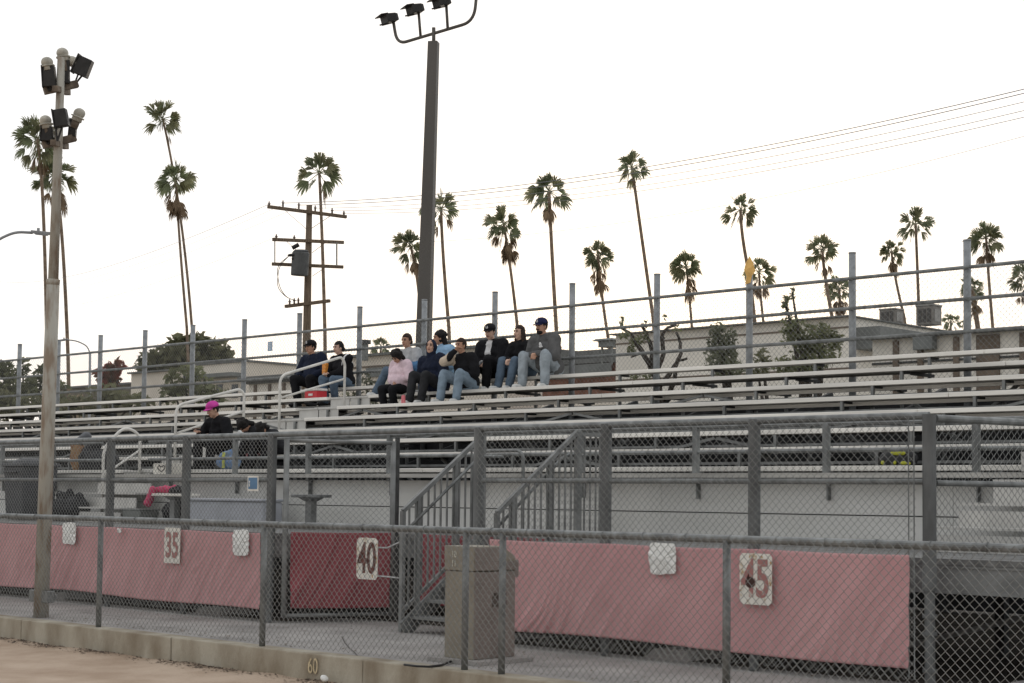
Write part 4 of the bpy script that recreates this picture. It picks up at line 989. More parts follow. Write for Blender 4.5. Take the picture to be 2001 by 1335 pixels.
for (ax0, ay0, ax1, ay1) in ((86, 178, 152, 164), (83, 284, 148, 269)):
    g = MB(); g.bar(pa(ax0, ay0, -.02), pa(ax1, ay1, .15), .09, .085); g.build('crossarm', WD, t, bevel=.006)
    g = MB(); g.bar(pa((ax0 + ax1) / 2 - 12, (ay0 + ay1) / 2 + 2, -.2), pa((ax0 + ax1) / 2 + 14, (ay0 + ay1) / 2 + 10, .3), .07, .07); g.build('crossarm', WD, t, bevel=.006)
def lamp(bx, by, w, h, rot, cap_, arm, dd=0., face=(0, -1, 0)):
    c = pa(bx, by, dd); k = DP / 3200.; w *= k; h *= k
    X = RT * cos(rot) + UP * -sin(rot); Z = UP * cos(rot) + RT * sin(rot); Y = fw
    g = MB(); g.obox(c, X, Y, Z, w, w * .75, h, .9); g.obox(c - X * w * .53, X, Y, Z, w * .10, w * .85, h * 1.12); 
    g.build('lamp_housing', LAMPB, t, bevel=.01)
    if cap_:
        q = pa(*cap_, dd); r0 = .072
        g = MB(); d = (c - q).normalized(); g.ell(q, r0, r0, r0 * .9); g.tube([q, q + d * .10], [r0 * .8, r0 * .9], 12); g.tube([q + d * .04, q + d * .055], [r0 * 1.15, r0 * 1.15], 12)
        g.build('ballast_cap', LAMPC, t, smooth=True)
        g = MB(); g.tube([q + d * .06, c], [.05, .05], 10); g.build('socket', WD, t, smooth=True)
    g = MB(); a = pa(*arm, dd); g.tube([c - X * w * .4, c - X * w * .4 - UP * (c - a).length * .5, a], .012, 6); g.tube([c + X * w * .3, a], .012, 6); g.build('yoke', LAMPB, t)
lamp(97, 150, 24, 40, -.06, (92, 122), (97, 178), -.05)
lamp(163, 131, 30, 36, .42, (140, 120), (144, 168), .12)
lamp(128, 140, 16, 46, 0, (122, 104), (124, 170), .02)
lamp(93, 262, 22, 28, .05, (89, 236), (95, 282), -.05)
lamp(120, 231, 26, 34, -.16, None, (112, 276), -.25)
lamp(143, 250, 14, 34, .1, (155, 222), (146, 270), .12)
g = MB(); q = on(1165)
for sx_ in (-1, 1): g.box(q.x + sx_ * .14 - .07, q.x + sx_ * .14 + .07, q.y - .05, q.y + .05, q.z - .07, q.z + .07)
g.box(q.x - .2, q.x + .2, q.y + .06, q.y + .10, q.z - .03, q.z + .03)
g.build('clamp', GALV, t, bevel=.008)

# ------------------------------------------------------------------ tall square floodlight mast behind the stand
MY = 21.4
b0 = at(827, 700, MY); tp = at(847.5, 82, MY); D0 = (b0 - C0).dot(fw); mv = (tp - b0)
base = b0 - mv * (b0.z / mv.z)
t = thing('floodlight_mast', base, 'tall dark square tapered floodlight mast with a U-shaped lamp bracket, behind the bleachers', 'light mast')
X_ = V((cos(.55), sin(.55), 0)); Y_ = V((-sin(.55), cos(.55), 0))
g = MB(); n = 4
for P_, w in ((base, .315), (tp, .190)):
    for a, b in ((-.5, -.5), (.5, -.5), (.5, .5), (-.5, .5)): g.v.append(tuple(P_ + X_ * a * w + Y_ * b * w))
for q in ((0, 1, 5, 4), (1, 2, 6, 5), (2, 3, 7, 6), (3, 0, 4, 7), (4, 5, 6, 7)): g.f.append(q); g.mi.append(0)
g.build('mast', MASTM, t, bevel=.012)
DM = (tp - C0).dot(fw)
g = MB(); g.tube([atD(847.5, 90, DM), atD(847.5, 54, DM)], .036, 10)
q = lambda x, y, d=0: atD(x, y, DM + d)
g.tube(rnd_path([q(768, 38, .55), q(776, 87, .55), q(926, 42, -.55), q(932, -16, -.55)], .42, 8), .031, 10)
g.tube([q(822, 73, .2), q(818, 24, .2)], .028, 8); g.tube([q(875, 58, -.2), q(872, 8, -.2)], .028, 8)
g.build('lamp_bracket', MASTM, t, smooth=True)
for (x, y, d) in ((760, 37, .55), (810, 19, .2), (862, 5, -.2), (920, -28, -.55)):
    c = q(x, y, d); dr = (RT * -.86 + UP * .05 - fw * .4 + V((0, 0, -.30))).normalized(); sd = dr.cross(V((0, 0, 1))).normalized(); u2 = sd.cross(dr)
    g = MB(); g.obox(c, sd, u2, dr, .30, .15, .22, 1.15); g.obox(c - dr * .13, sd, u2, dr, .2, .13, .08, 1.3); g.obox(c + dr * .14 + u2 * .085, sd, u2, dr, .36, .02, .16)
    g.obox(c + dr * .13 - u2 * .09, sd, u2, dr, .03, .03, .2)
    g.build('floodlight', LAMPB, t, bevel=.012)

# ------------------------------------------------------------------ utility pole, wires
UD = 54.0
def qa(x, y, d=0): return atD(x, y, UD + d)
pb = qa(599.5, 660); pt = qa(604.5, 401); ud = (pt - pb); ub = pb - ud * (pb.z / ud.z)
t = thing('utility_pole', ub, 'dark wooden utility pole with four crossarms and a transformer drum', 'utility pole')
g = MB(); g.tube([ub, pb, pt], [.20, .135, .095], 14); g.build('pole', WOODP, t, smooth=True)
arms = [((523, 404), (677, 424), -.6, .6), ((532, 468), (672, 474), -.25, .25), ((531, 516), (671, 522), -.25, .25), ((558, 599), (644, 588), .5, -.5)]
for (a, b, d0, d1) in arms:
    g = MB(); g.bar(qa(*a, d0 - .13), qa(*b, d1 - .13), .11, .10); g.build('crossarm', WOODP, t)
INS = mat('insulator', (.16, .12, .10), .4, 0, .2, 9)
for (x, y) in ((526, 399), (553, 397), (584, 401), (616, 407), (649, 412), (672, 417), (540, 463), (575, 465), (566, 590), (575, 588), (583, 587)):
    p = qa(x, y, -.13 + (x - 600) / 154 * 1.2 * (1 if y < 430 else .4)); g = MB(); g.tube([p - UP * .12, p + UP * .0, p + UP * .09], [.03, .035, .02], 8); g.tube([p, p + UP * .02], [.055, .055], 8); g.build('insulator', INS, t, smooth=True)
g = MB()
for a, b in (((553, 408), (598, 447)), ((652, 418), (608, 447)), ((634, 476), (610, 494)), ((634, 524), (610, 540)), ((560, 472), (588, 496))): g.bar(qa(*a, -.1), qa(*b, -.1), .03, .012)
g.build('arm_brace', WOODP, t)
g = MB(); g.bar(qa(537, 470, -.15), qa(537, 516, -.15), .03, .03); g.bar(qa(658, 474, -.1), qa(658, 520, -.1), .045, .03); g.build('spacer', mat('spacer_grey', (.3, .3, .28)), t)
TR = mat('transformer', (.085, .088, .088), .6, .1, .15, 4)
c0, c1 = qa(585, 539, -.42), qa(588, 492, -.42)
g = MB(); g.tube([c0, c0 + (c1 - c0) * .04, c0 + (c1 - c0) * .94, c1], [.27, .285, .285, .25], 18); g.tube([c1, c1 + UP * .06], [.27, .2], 18); g.build('transformer', TR, t, smooth=False)
g = MB(); g.tube([qa(576, 498, -.6), qa(566, 499, -.6), qa(562, 499, -.6)], [.05, .05, .02], 8); g.tube([qa(577, 505, -.6), qa(570, 506, -.6)], .04, 8); g.tube([qa(571, 485, -.5), qa(584, 478, -.5)], .07, 8); g.build('bushing', LAMPB, t)
g = MB()
for off in (0, 5): g.tube(rnd_path([qa(566, 499, -.5), qa(545 - off, 520, -.5), qa(541 + off, 562, -.5), qa(560, 582, -.5), qa(580, 588, -.4)], 1.0), .012, 5)
g.build('jumper_wire', LAMPB, t)
WIRE = mat('wire', (.16, .165, .18), .5, 0, .1, 2)
wn = 0
def wire(p0, p1, sag, lab, r=.013):
    g = MB(); n = 40; last = 80 if p1.x > p0.x else 40; pts = [p0 + (p1 - p0) * (i / n) - V((0, 0, 4 * sag * (i / n) * (1 - i / n))) for i in range(last + 1)]
    g.tube(pts, r, 5); return tag(g.build('power_line', WIRE), lab, 'power line', 'power lines strung between the poles')
ends = [((553, 397, -.6), (2040, 165)), ((584, 401, -.3), (2040, 173)), ((616, 407, .1), (2040, 190)), ((649, 412, .4), (2040, 207)), ((672, 417, .6), (2040, 220))]
for i, ((x, y, d), (x2, y2)) in enumerate(ends):
    wire(qa(x, y, d), atD(x2, y2, 34), .55, ['topmost', 'second highest', 'third highest', 'fourth highest', 'fifth highest'][i] + ' wire of the bundle rising from the utility pole to the right edge', .010 if i < 2 else .0072)
wire(qa(640, 474), atD(2040, 256, 34), .7, 'lowest thin wire rising to the right edge, apart from the bundle', .005)
for i, (x, y, d, y2) in enumerate(((526, 399, -.6, 545), (553, 400, -.4, 562), (584, 404, -.2, 575), (540, 463, 0, 600))):
    wire(qa(x, y, d), atD(-30, y2, 150), 1.2, ['topmost', 'second highest', 'third highest', 'lowest'][i] + ' wire running from the utility pole down to the left edge', .008 if i == 0 else .005)

# ------------------------------------------------------------------ street lamps
LG = mat('lamp_grey', (.30, .31, .32), .5, .2, .1, 5)
def street_lamp(pts, D, base_px, label, head, r):
    P_ = [atD(x, y, D) for x, y in pts]; bs = atD(*base_px, D); bs.z = 0
    t = thing('street_lamp', bs, label, 'street lamp')
    g = MB(); g.tube([bs, P_[0]], [r * 1.6, r], 10); g.build('pole', LG, t, smooth=True)
    g = MB(); g.tube(rnd_path(P_, D * .02, 8), r * .55, 8); g.build('arm', LG, t, smooth=True)
    a, b = atD(*head[0], D), atD(*head[1], D); u = (b - a).normalized(); w = u.cross(UP).normalized()
    g = MB(); g.obox((a + b) / 2, u, w, u.cross(w), (b - a).length, (b - a).length * .34, (b - a).length * .14, .85); g.obox((a + b) / 2 - UP * (b - a).length * .09, u, w, u.cross(w), (b - a).length * .6, (b - a).length * .26, (b - a).length * .06)
    g.tube([a + (b - a) * .35 + UP * .03, a + (b - a) * .35 + UP * (b - a).length * .22], r * .6, 8)
    g.build('lamp_head', LG, t, bevel=.01)
street_lamp([(-28, 500), (-8, 470), (30, 453), (64, 455)], 44, (-32, 800), 'grey street lamp reaching in from the left edge', ((61, 453), (101, 457)), .07)
street_lamp([(176, 690), (170, 676), (150, 666), (128, 664)], 95, (178, 800), 'small far street lamp with a curved arm behind the rear fence at left', ((132, 663), (112, 666)), .07)

# ------------------------------------------------------------------ palms
LEAF = [mat('palm_leaf_a', (.16, .185, .10), .6, 0, .35, 1.5, rnd=.15), mat('palm_leaf_b', (.21, .21, .115), .6, 0, .35, 1.5, rnd=.15)]
for q in LEAF: leafy(q)
DEAD = mat('palm_dead', (.20, .14, .085), .9, 0, .3, 2); TRK = mat('palm_trunk', (.21, .155, .11), .9, 0, .3, 1.2, stretch=(1, 1, 3))
def palm(label, cx_, cy_, rpx, mid, base_px, D, skirt=0.0, seed=0, nf=30, twpx=7, squash=1.0):
    r_ = random.Random(seed * 17 + 3); k = D / 3200.; R = rpx * k * 1.14
    c = atD(cx_, cy_, D); pb = atD(*base_px, D); pm = atD(*mid, D) if mid else (c + pb) / 2
    v = pb - pm; bs = pb + v * ((pb.z + .5) / max(.5, -v.z)) if v.z < -.3 else V((pb.x, pb.y, -.5))
    bs = V((pb.x + (bs.x - pb.x) * .6, pb.y + (bs.y - pb.y) * .6, -.5))
    t = thing('palm_tree', bs, label, 'palm tree', 'tall fan palms behind the bleachers')
    tw = twpx * k / 2 * .82
    pts = []
    for i in range(9):
        s = i / 8; a = (bs * (1 - s) + pb * s); pts.append(a)
    q = [bs, pb]; n = 10
    for i in range(1, n + 1):
        s = i / n; pp = pb * (1 - s) ** 2 + (pm * 2 - (pb + c) * .5) * 2 * s * (1 - s) + c * s * s; q.append(pp)
    g = MB(); rs = [tw * 1.35] + [tw * (1.1 - .25 * i / n) for i in range(n + 1)]
    g.tube(q, rs, 9); 
    g.build('trunk', TRK, t, smooth=True)
    td = (c - q[-3]).normalized()
    ca = MB(); cb = MB(); cd = MB()
    def frond(mb, az, el, pl, bl_, drop, wid, nl=12):
        hz = V((cos(az), sin(az), 0)); d = hz * cos(el) + td * sin(el)
        d.normalize(); st_ = c + d * pl * .08; 
        hub = c + d * pl - V((0, 0, 1)) * pl * drop * .35
        sd = d.cross(V((0, 0, 1)));
        if sd.length < .1: sd = V((cos(az + 1.57), sin(az + 1.57), 0))
        sd.normalize(); nrm = sd.cross(d).normalized()
        ro = r_.choice((-1, 1)) * r_.uniform(.45, 1.35); sd, nrm = sd * cos(ro) + nrm * sin(ro), nrm * cos(ro) - sd * sin(ro)
        w_ = R * .016
        mb.quad(st_ - sd * w_, st_ + sd * w_, hub + sd * w_ * .7, hub - sd * w_ * .7)
        fold_ = r_.uniform(.1, .35)
        for i in range(nl):
            a = (i / (nl - 1) - .5) * wid + r_.uniform(-.06, .06)
            ld = d * cos(a) + sd * sin(a) + nrm * (fold_ * abs(sin(a)) - .1); ld.normalize()
            L_ = bl_ * (1 - .22 * (abs(a) / (wid / 2)) ** 2) * r_.uniform(.8, 1.08)
            dz_ = V((0, 0, 1)); m1 = hub + ld * L_ * .45 - dz_ * L_ * drop * .08
            m2 = hub + ld * L_ * .78 - dz_ * L_ * drop * .26
            m3 = hub + ld * L_ - dz_ * L_ * (drop * .5 + r_.uniform(0, .15))
            lw = bl_ * wid / nl * r_.uniform(.30, .42); side_ = nrm.cross(ld).normalized() * lw
            mb.quad(hub, m1 - side_, m1 + side_); mb.quad(m1 - side_, m2 - side_, m2 + side_, m1 + side_); mb.quad(m2 - side_, m3, m2 + side_)
    nf = max(20, int(nf * 1.1))
    for i in range(nf):
        s = i / (nf - 1); az = i * 2.399 + r_.uniform(-.4, .4)
        el = radians(84 - 128 * s + r_.uniform(-14, 14))
        drop = .02 + .40 * s + r_.uniform(0, .22)
        pl = R * r_.uniform(.16, .52) * (1 if s > .25 else .85); bl_ = R * r_.uniform(.44, .58)
        frond(ca if r_.random() < .55 else cb, az, el, pl, bl_, drop, r_.uniform(1.0, 1.5) if s < .3 else r_.uniform(1.2, 2.1))
    ca.build('crown', LEAF[0], t); cb.build('crown', LEAF[1], t)
    ns = int(32 * max(0, skirt - .08))
    for i in range(ns):
        az = r_.uniform(0, 6.28); s = r_.random()
        el = radians(-42 - 40 * s); o_ = skirt * R * r_.uniform(0, 1.0)
        c_keep = c.copy(); c.x, c.y, c.z = (c - td * (o_ + R * .1)); frond(cd, az, el, R * r_.uniform(.28, .42), R * r_.uniform(.30, .48), 1.0, r_.uniform(.9, 1.6), 9); c.x, c.y, c.z = c_keep
    cd.build('dead_skirt', DEAD, t)
palm('tallest left-hand palm, partly hidden by the brown floodlight pole', 72, 272, 52, (84, 400), (92, 700), 95, .25, 1, 32, 8)
palm('shorter bushy palm overlapping the brown floodlight pole', 104, 342, 46, (120, 450), (133, 700), 105, .5, 2, 34, 8)
palm('highest palm of the close pair left of the utility pole, crown leaning left', 318, 232, 42, (352, 420), (375, 640), 105, .15, 3, 26, 6)
palm('lower palm with a brown skirt, in the close pair left of the utility pole', 344, 350, 42, (351, 470), (365, 640), 100, .8, 4, 34, 6)
palm('palm with a wide open crown right above the utility pole', 624, 338, 52, (630, 480), (635, 650), 100, .15, 5, 20, 8)
palm('low bushy palm just left of the tall dark mast', 802, 482, 40, (815, 545), (824, 640), 110, .35, 6, 32, 7)
palm('palm just right of the tall dark mast, half hidden by it', 862, 408, 42, (866, 500), (877, 640), 110, .2, 7, 24, 8)
palm('palm with a big brown skirt left of the black-capped man', 984, 436, 40, (998, 530), (1010, 630), 110, .95, 8, 32, 7)
palm('tall palm with an open crown rising above the man in the grey sweatshirt', 1073, 374, 47, (1080, 520), (1090, 690), 100, .3, 9, 25, 9)
palm('palm with a shaggy brown skirt left of the tall leaning palm', 1168, 498, 36, (1178, 590), (1190, 670), 110, .95, 10, 34, 7)
palm('tall thin leaning palm with a small crown, right of centre', 1235, 327, 38, (1252, 450), (1276, 620), 105, .1, 11, 22, 8)
palm('palm with drooping fronds above the left part of the white building', 1341, 522, 38, (1347, 580), (1352, 640), 110, .6, 12, 34, 6)
palm('palm with a star-shaped crown behind the yellow rag', 1447, 410, 38, (1452, 470), (1465, 540), 110, .1, 13, 24, 8)
palm('lower palm right behind the yellow rag', 1483, 532, 34, (1487, 585), (1493, 640), 120, .5, 14, 30, 6)
palm('palm with a ragged open crown above the bushes, right of the yellow rag', 1607, 490, 40, (1613, 545), (1626, 620), 110, .25, 15, 24, 8)
palm('shaggy low palm beside a rear fence post, right of the ragged palm', 1640, 565, 32, (1641, 590), (1641, 625), 120, .5, 16, 34, 7)
palm('small palm with a brown collar left of the taller one above the roof units', 1742, 492, 28, (1750, 545), (1767, 620), 120, .6, 17, 28, 6)
palm('palm with a flat tray of fronds above the roof units', 1789, 438, 40, (1792, 510), (1796, 620), 115, .1, 18, 24, 7)
palm('palm with a thick shaggy trunk near the right edge', 1898, 562, 26, (1904, 595), (1912, 650), 120, .9, 19, 28, 11)
palm('tall palm right of the last rear fence post', 1927, 464, 40, (1932, 540), (1940, 640), 112, .35, 20, 30, 7)
palm('palm cut off by the right edge of the photo', 2003, 542, 36, (2006, 590), (2010, 640), 112, .5, 21, 30, 7)
palm('tiny far palm just right of the roof units', 1858, 628, 20, (1858, 640), (1858, 660), 150, .3, 22, 24, 5)
palm('tiny far palm beside the last rear fence post', 1884, 632, 12, (1884, 645), (1884, 660), 150, .3, 23, 20, 4)
palm('small far palm between the couple and the group of spectators', 744, 676, 22, (744, 690), (744, 720), 140, .5, 24, 28, 5)

# ------------------------------------------------------------------ broadleaf trees and bushes
def foliage(mb, cs, n, size, seed, up=.3):
    r_ = random.Random(seed)
    for (c, rx, ry, rz) in cs:
        k = int(n * rx * rz)
        for i in range(k):
            a = V((r_.gauss(0, 1), r_.gauss(0, 1), r_.gauss(0, 1))).normalized() * (r_.random() ** .4)
            if mnoise.noise(a * 2.6 + V((seed, c.x, c.z))) < -.28: continue
            p = c + V((a.x * rx, a.y * ry, a.z * rz)); s_ = size * r_.uniform(.5, 1.25)
            u = V((r_.gauss(0, 1), r_.gauss(0, 1), r_.gauss(up, .7))).normalized(); w = u.cross(V((r_.gauss(0, 1), r_.gauss(0, 1), r_.gauss(0, 1)))).normalized()
            mb.quad(p - u * s_, p + w * s_ * .42, p + u * s_, p - w * s_ * .42)
GRN = mat('leaf_green', (.155, .165, .088), .7, 0, .45, .9); GRND = mat('leaf_dark', (.145, .145, .08), .7, 0, .4, .9); REDL = mat('leaf_red', (.30, .06, .045), .7, 0, .4, 1.2, col2=(.10, .07, .035)); GRY = mat('leaf_grey', (.17, .18, .12), .7, 0, .4, 1.2)
for q in (GRN, GRND, REDL, GRY): leafy(q)
BARK = mat('bark', (.05, .04, .032), .9, 0, .3, 4)
def tree(name, label, D, blobs, leaf, n, size, stem=None, cat='tree', grp=None, seed=1):
    k = D / 3200.; cs = []
    for (x, y, rx, rz) in blobs: cs.append((atD(x, y, D), rx * k, rx * k * .9, rz * k))
    cx_ = sum(b[0] for b in blobs) / len(blobs); bs = atD(stem or cx_, 780, D); bs.z = 0
    t = thing(name, bs, label, cat, grp)
    g = MB(); foliage(g, cs, n, size, seed); g.build('crown', leaf, t)
    g = MB(); top = cs[0][0]; hh = max(.6, top.z * .12)
    fork = bs + (V((top.x, top.y, top.z)) - bs) * .45; g.tube([bs, fork], [hh * .28, hh * .2], 9)
    for c in cs[:7]: g.tube([fork, (fork + c[0]) / 2 + V((.1, .1, .15)), c[0] + V((0, 0, c[3] * .3))], [hh * .16, hh * .1, hh * .03], 6)
    g.build('trunk', BARK, t, smooth=True); return t
tree('broadleaf_tree', 'dense dark green tree above the left beige building', 150, [(365, 705, 60, 42), (325, 712, 50, 38), (410, 700, 50, 40), (440, 715, 30, 28), (290, 715, 30, 26), (350, 678, 28, 24), (385, 672, 30, 22)], GRND, 130, .55, seed=2)
tree('broadleaf_tree', 'small tree with red autumn leaves beside the left beige building', 80, [(212, 738, 28, 22), (232, 716, 17, 15), (198, 728, 16, 18), (215, 720, 14, 14)], REDL, 420, .22, seed=3)
tree('broadleaf_tree', 'scraggly green trees at the far left behind the rear fence', 75, [(25, 755, 45, 36), (-20, 740, 40, 44), (70, 765, 36, 32), (45, 715, 12, 22), (85, 735, 20, 26), (110, 770, 30, 30), (8, 722, 22, 16)], GRN, 330, .24, seed=4)
tree('shrub', 'tall green shrub in front of the left beige building', 62, [(360, 745, 42, 34), (395, 760, 40, 30), (340, 770, 36, 26), (420, 775, 40, 24), (375, 725, 28, 18)], GRN, 420, .17, cat='shrub', seed=5)
tree('shrub', 'low green shrubs along the rear fence at far left', 55, [(150, 790, 40, 20), (210, 775, 50, 26), (265, 790, 40, 20), (60, 790, 50, 22), (0, 790, 40, 24), (20, 800, 60, 22), (110, 800, 60, 22), (-10, 775, 40, 20)], GRND, 800, .16, cat='shrub', seed=6)
tree('shrub', 'grey-green shrub behind the bench between the couple and the group', 50, [(715, 745, 18, 24), (735, 765, 24, 24), (690, 770, 22, 18), (720, 790, 30, 18)], GRY, 700, .10, cat='shrub', seed=7)
tree('shrub', 'rounded grey-green shrub against the white building, left of the yellow rag', 38, [(1412, 668, 32, 34), (1408, 700, 36, 30), (1425, 725, 36, 26), (1400, 645, 16, 16)], GRY, 2600, .085, cat='shrub', seed=8)
tree('shrub', 'large green shrub with a tall wispy shoot against the white building', 38, [(1570, 660, 44, 34), (1545, 640, 22, 26), (1600, 690, 44, 34), (1535, 595, 7, 26), (1560, 715, 60, 24), (1610, 650, 18, 20), (1548, 575, 5, 14), (1630, 665, 20, 22)], GRN, 2400, .085, cat='shrub', seed=9)
tree('shrub', 'small dark shrub between the two larger shrubs by the white building', 37, [(1490, 705, 20, 26), (1480, 730, 26, 18)], GRND, 2400, .08, cat='shrub', seed=10)
# gnarled pollarded tree
GD = 40.0
gq = lambda x, y, d=0: atD(x, y, GD + d)
bs = gq(1290, 790); bs.z = 0
t = thing('gnarled_tree', bs, 'gnarled pollarded tree with thick dark limbs and few leaves, before the white building', 'tree')
g = MB()
for pts, r0, r1 in (([(1292, 800), (1285, 740), (1272, 715)], .17, .14), ([(1272, 715), (1252, 685), (1235, 655), (1213, 640)], .12, .06), ([(1272, 715), (1275, 680), (1262, 650), (1253, 635)], .11, .06), ([(1280, 730), (1300, 690), (1290, 655), (1310, 637), (1322, 634)], .10, .05),
    ([(1285, 760), (1318, 720), (1332, 690), (1328, 665), (1322, 650)], .10, .05), ([(1310, 725), (1325, 705), (1342, 702)], .07, .05), ([(1300, 790), (1318, 745), (1320, 720)], .11, .08), ([(1252, 690), (1232, 700)], .05, .03), ([(1288, 660), (1300, 660)], .05, .04)):
    n = len(pts); P_ = []
    for i, (x, y) in enumerate(pts): P_.append(gq(x, y, random.uniform(-.15, .15)))
    q = rnd_path(P_, .3, 4); g.tube([a + V((random.uniform(-.02, .02), 0, random.uniform(-.02, .02))) for a in q], [.62 * (r0 + (r1 - r0) * i / (len(q) - 1)) for i in range(len(q))], 8)
g.build('trunk', BARK, t, smooth=True)
g = MB(); foliage(g, [(gq(x, y), rx * GD / 3200, rx * GD / 3200, rz * GD / 3200) for x, y, rx, rz in ((1215, 628, 5, 14), (1222, 655, 14, 10), (1240, 668, 16, 14), (1234, 685, 10, 10), (1258, 660, 12, 14), (1322, 642, 8, 8), (1262, 635, 6, 8), (1298, 622, 4, 8), (1240, 735, 14, 8), (1265, 735, 12, 8))], 1700, .085, 5); g.build('crown', GRN, t)

# ------------------------------------------------------------------ buildings
BEI = mat('stucco_beige', (.68, .625, .54), .9, 0, .08, .5); BEI2 = mat('stucco_pale', (.76, .725, .65), .9, 0, .07, .5); TRIM = mat('trim_grey', (.16, .17, .165), .7, 0, .15, 2); ROOFM = mat('roof_grey', (.14, .145, .14), .8, 0, .2, 2); BRN = mat('pilaster_brown', (.16, .125, .095), .8, 0, .2, 2); GLS = mat('window_dark', (.035, .04, .045), .15); BRK = mat('brick_red', (.20, .10, .07), .85, 0, .3, 3)
def building(label, x0, x1, Y, ztop, depth, wallm, side=True, parts=None, fascia=.35, rot=0):
    a = at(x0, 760, Y); b = at(x1, 760, Y)
    t = thing('building', ((a.x + b.x) / 2, Y, 0), label, 'building')
    g = MB(); g.box(a.x, b.x, Y, Y + depth, -.3, ztop); g.build('wall', wallm, t)
    g = MB(); g.box(a.x - .12, b.x + .12, Y - .25, Y + depth + .3, ztop + .003, ztop + fascia * .35); g.build('roof', ROOFM, t)
    return t, a.x, b.x
# white building behind the shrubs
wy = 42.0; zt = at(1430, 638, wy).z
t, xa, xb = building('pale stucco building with a flat roof behind the shrubs and gnarled tree', 1203, 1662, wy, zt, 17, BEI2, fascia=.12)
g = MB(); g.box(xa - .02, xb + .02, wy - .03, wy - .003, zt - .32, zt - .27); g.build('cornice', BRN, t)
for z in (2.55, 1.55):
    g = MB(); g.box(xa, xb, wy - .02, wy - .003, zt - z, zt - z + .05); g.build('string_course', BRN, t)
g = MB(); g.box(xb + .003, xb + .9, wy + .2, wy + 16.5, zt - .60, zt - .30); g.build('eave', TRIM, t)
g = MB(); g.box(xb + .003, xb + .55, wy + .3, wy + 16, zt - .95, zt - .615); g.build('eave_soffit', TRIM, t)
# right-hand pale wall building with brown pilasters
ry = 34.0; zr = at(1900, 652, ry).z
t, xa2, xb2 = building('long pale building with brown pilasters at right, behind the rear fence', 1705, 2350, ry, zr, 5, BEI2, fascia=.2)
for px_ in (1752, 1800, 1870, 1932, 2000, 2065):
    X = at(px_, 700, ry).x; w = .07 if px_ != 1932 else .28
    g = MB(); g.box(X - w, X + w, ry - .06, ry - .003, 0, zr - .05); g.build('pilaster', BRN, t)
for z in (.55, 1.05):
    g = MB(); g.box(xa2, xb2, ry - .03, ry - .0025, zr - z - .05, zr - z); g.build('groove', DKSTEEL, t)
q = at(1815, 668, ry); g = MB(); g.box(q.x - .25, q.x + .25, ry - .3, ry - .065, q.z - .2, q.z + .15); g.build('wall_unit', TRIM, t, bevel=.01)
# roof units
def ac(cx_, cy_, w, h, Y, label):
    c = at(cx_, cy_, Y); k = (c - C0).dot(fw) / 3200.; w *= k * .78; h *= k; zb = c.z - h / 2
    t = thing('roof_unit', (c.x, Y, zb), label, 'air conditioner')
    g = MB(); g.box(c.x - w / 2, c.x + w / 2, Y - w / 2, Y + w / 2, zb, zb + h * .9); g.build('housing', mat('ac_grey', (.20, .185, .165), .6, .2, .2, 3), t, bevel=.02)
    g = MB(); g.box(c.x - w * .53, c.x + w * .53, Y - w * .53, Y + w * .53, zb + h * .9 + .003, zb + h); g.build('lid', mat('ac_lid', (.26, .25, .23), .6, .2, .2, 3), t, bevel=.01)
    for i in range(3):
        X = c.x - w * .36 + i * w * .28; g = MB(); g.box(X, X + w * .2, Y - w / 2 - .02, Y - w / 2 - .003, zb + h * .12, zb + h * .78); g.build('louvre', mat('ac_dark', (.07, .065, .06), .6), t)
    g = MB(); g.box(c.x + w / 2 + .003, c.x + w / 2 + .02, Y - w * .3, Y + w * .3, zb + h * .15, zb + h * .75); g.build('side_panel', mat('ac_panel', (.30, .29, .27), .6), t)
ac(1742, 619, 44, 30, 50.5, 'lower boxy air-conditioning unit on the roof at right')
ac(1815, 616, 46, 40, 52.5, 'taller boxy air-conditioning unit on the roof, right of the lower one')
c = at(1188, 672, 44.0); t = thing('roof_hood', c - V((0, 0, .4)), 'small grey roofed vent hood left of the pale building', 'roof vent')
g = MB(); g.box(c.x - .28, c.x + .30, 43.8, 44.4, c.z - .12, c.z + .10); g.build('hood', TRIM, t); 
g = MB(); g.obox(V((c.x - .02, 44.1, c.z + .14)), V((1, 0, 0)), V((0, 1, 0)), V((0, 0, 1)), .95, .8, .07, .8); g.build('roof', TRIM, t)
for d in (-.24, .22): 
    g = MB(); g.box(c.x + d, c.x + d + .06, 43.9, 43.96, c.z - .75, c.z - .122); g.build('leg', TRIM, t)
# grey-roofed low building behind the spectators
ly = 46.0; zl = at(1140, 694, ly).z
t, _, _ = building('low grey-roofed building with a red brick wall behind the man in grey', 1060, 1204, ly, zl - .35, 8, BRK, fascia=1.4)
g = MB(); a = at(1060, 700, ly); b = at(1204, 700, ly); g.box(a.x, b.x, ly - .27, ly - .255, zl - .75, zl - .38); g.build('eave', TRIM, t)
g = MB(); g.box(a.x, b.x, ly - .05, ly - .003, 0, zl - 1.6); g.build('lower_wall', BEI, t)
# mid beige building behind group
my = 48.0; zm = at(760, 694, my).z
t, a_, b_ = building('low beige building behind the group of spectators', 684, 985, my, zm, 8, BEI, fascia=.3)
g = MB(); g.box(a_, b_, my - .04, my - .003, zm - .5, zm - .42); g.build('trim_band', BRN, t)
g = MB(); q = at(735, 728, my); g.box(q.x - .55, q.x + .55, my - .12, my - .003, q.z - .2, q.z + .2); g.build('awning', TRIM, t)
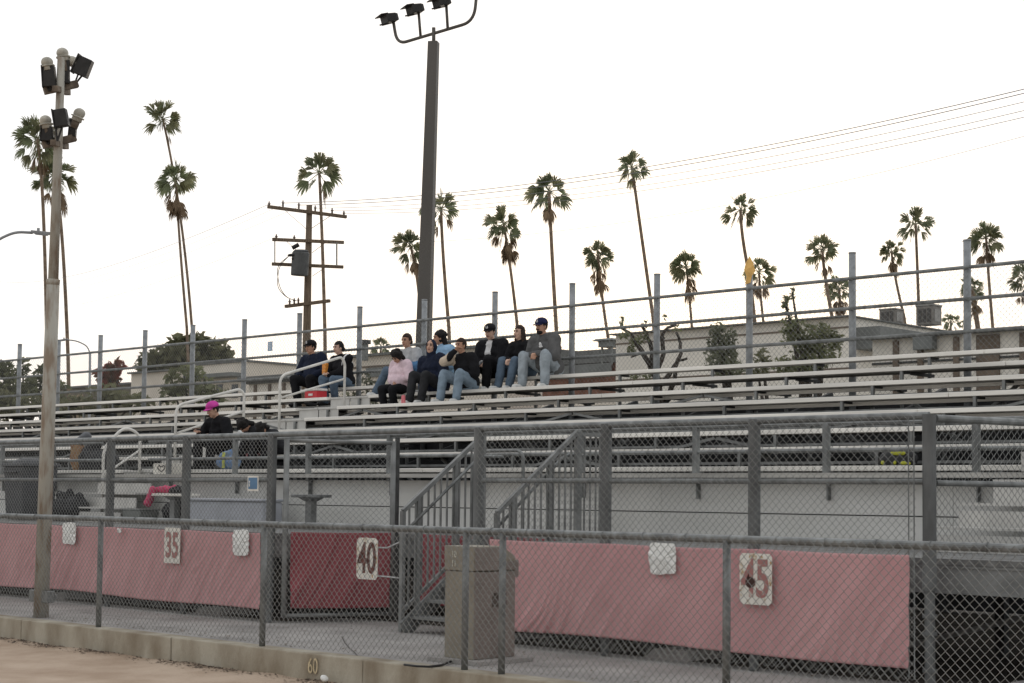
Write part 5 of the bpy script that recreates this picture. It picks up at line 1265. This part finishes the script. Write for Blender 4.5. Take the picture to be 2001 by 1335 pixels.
# building with grey roof left of the couple
gy = 50.0; zg = at(520, 726, gy).z
t, a_, b_ = building('building with a dark grey roof and brown pilasters left of the couple', 486, 640, gy, zg - .6, 9, BEI2, fascia=.3)
g = MB(); b = len(g.v)
for (x, y, z) in ((a_ - .3, gy - .5, zg - .5), (b_ + .3, gy - .5, zg - .5), (b_ + .3, gy + 8, zg + .15), (a_ - .3, gy + 8, zg + .15), (a_ - .3, gy - .5, zg - .25), (b_ + .3, gy - .5, zg - .25), (b_ + .3, gy + 8, zg + .35), (a_ - .3, gy + 8, zg + .35)): g.v.append((x, y, z))
for q in ((3, 2, 1, 0), (4, 5, 6, 7), (0, 1, 5, 4), (1, 2, 6, 5), (2, 3, 7, 6), (3, 0, 4, 7)): g.f.append(q); g.mi.append(0)
g.build('pitched_roof', ROOFM, t)
for px_ in (500, 528, 556, 600):
    X = at(px_, 760, gy).x; g = MB(); g.box(X - .09, X + .09, gy - .08, gy - .003, 0, zg - .65); g.build('pilaster', BRN, t)
# left beige building
by = 58.0; zb = at(300, 728, by).z; zb2 = at(440, 712, by).z
t, a_, b_ = building('two-part beige flat-roofed building at left behind the tall shrub', 256, 388, by, zb, 9, BEI, fascia=.3)
q0 = at(388, 740, by); q1 = at(490, 740, by)
g = MB(); g.box(q0.x + .004, q1.x, by - .4, by + 9, -.3, zb2); g.build('tall_wing', BEI, t)
g = MB(); g.box(q0.x - .05, q1.x + .1, by - .5, by + 9.1, zb2 + .003, zb2 + .12); g.build('roof', ROOFM, t)
g = MB(); q0 = at(395, 740, by); q1 = at(490, 740, by); g.box(q0.x, q1.x, by - 1.4, by - .403, q0.z - .12, q0.z + .1); g.build('canopy', TRIM, t)
for px_ in (440, 470):
    q = at(px_, 762, by); g = MB(); g.box(q.x - .3, q.x + .3, by - .43, by - .403, q.z - .5, q.z + .3); g.build('window', GLS, t)
# small dark house far left
hy = 66.0; zh = at(200, 742, hy).z
t, a_, b_ = building('dark low house with windows left of the beige building', 110, 256, hy, zh - .5, 8, mat('house_olive', (.17, .155, .12), .9, 0, .2, 1), fascia=.4)
q = at(232, 742, hy); g = MB(); g.box(q.x - .55, q.x + .5, hy - .35, hy - .26, q.z - .32, q.z + .22); g.build('window', GLS, t)
g = MB(); g.box(q.x - .02, q.x + .03, hy - .38, hy - .352, q.z - .34, q.z + .24); g.build('mullion', WHITE, t)
q = at(150, 778, hy); g = MB(); g.box(q.x - 1.1, q.x + 1.0, hy - .05, hy - .003, 0, q.z + .25); g.build('garage_wall', mat('house_tan', (.30, .24, .17), .9), t)
# vent stack behind the rear fence post
c = at(713, 678, 47.0); t = thing('vent_stack', c - V((0, 0, 1)), 'dark metal vent stack with a square cap right of the couple', 'vent')
g = MB(); g.box(c.x - .09, c.x + .12, 46.9, 47.1, c.z - .6, c.z + .12); g.build('stack', TRIM, t)
g = MB(); g.box(c.x - .17, c.x + .19, 46.82, 47.18, c.z + .122, c.z + .30); g.build('cap', DKSTEEL, t)
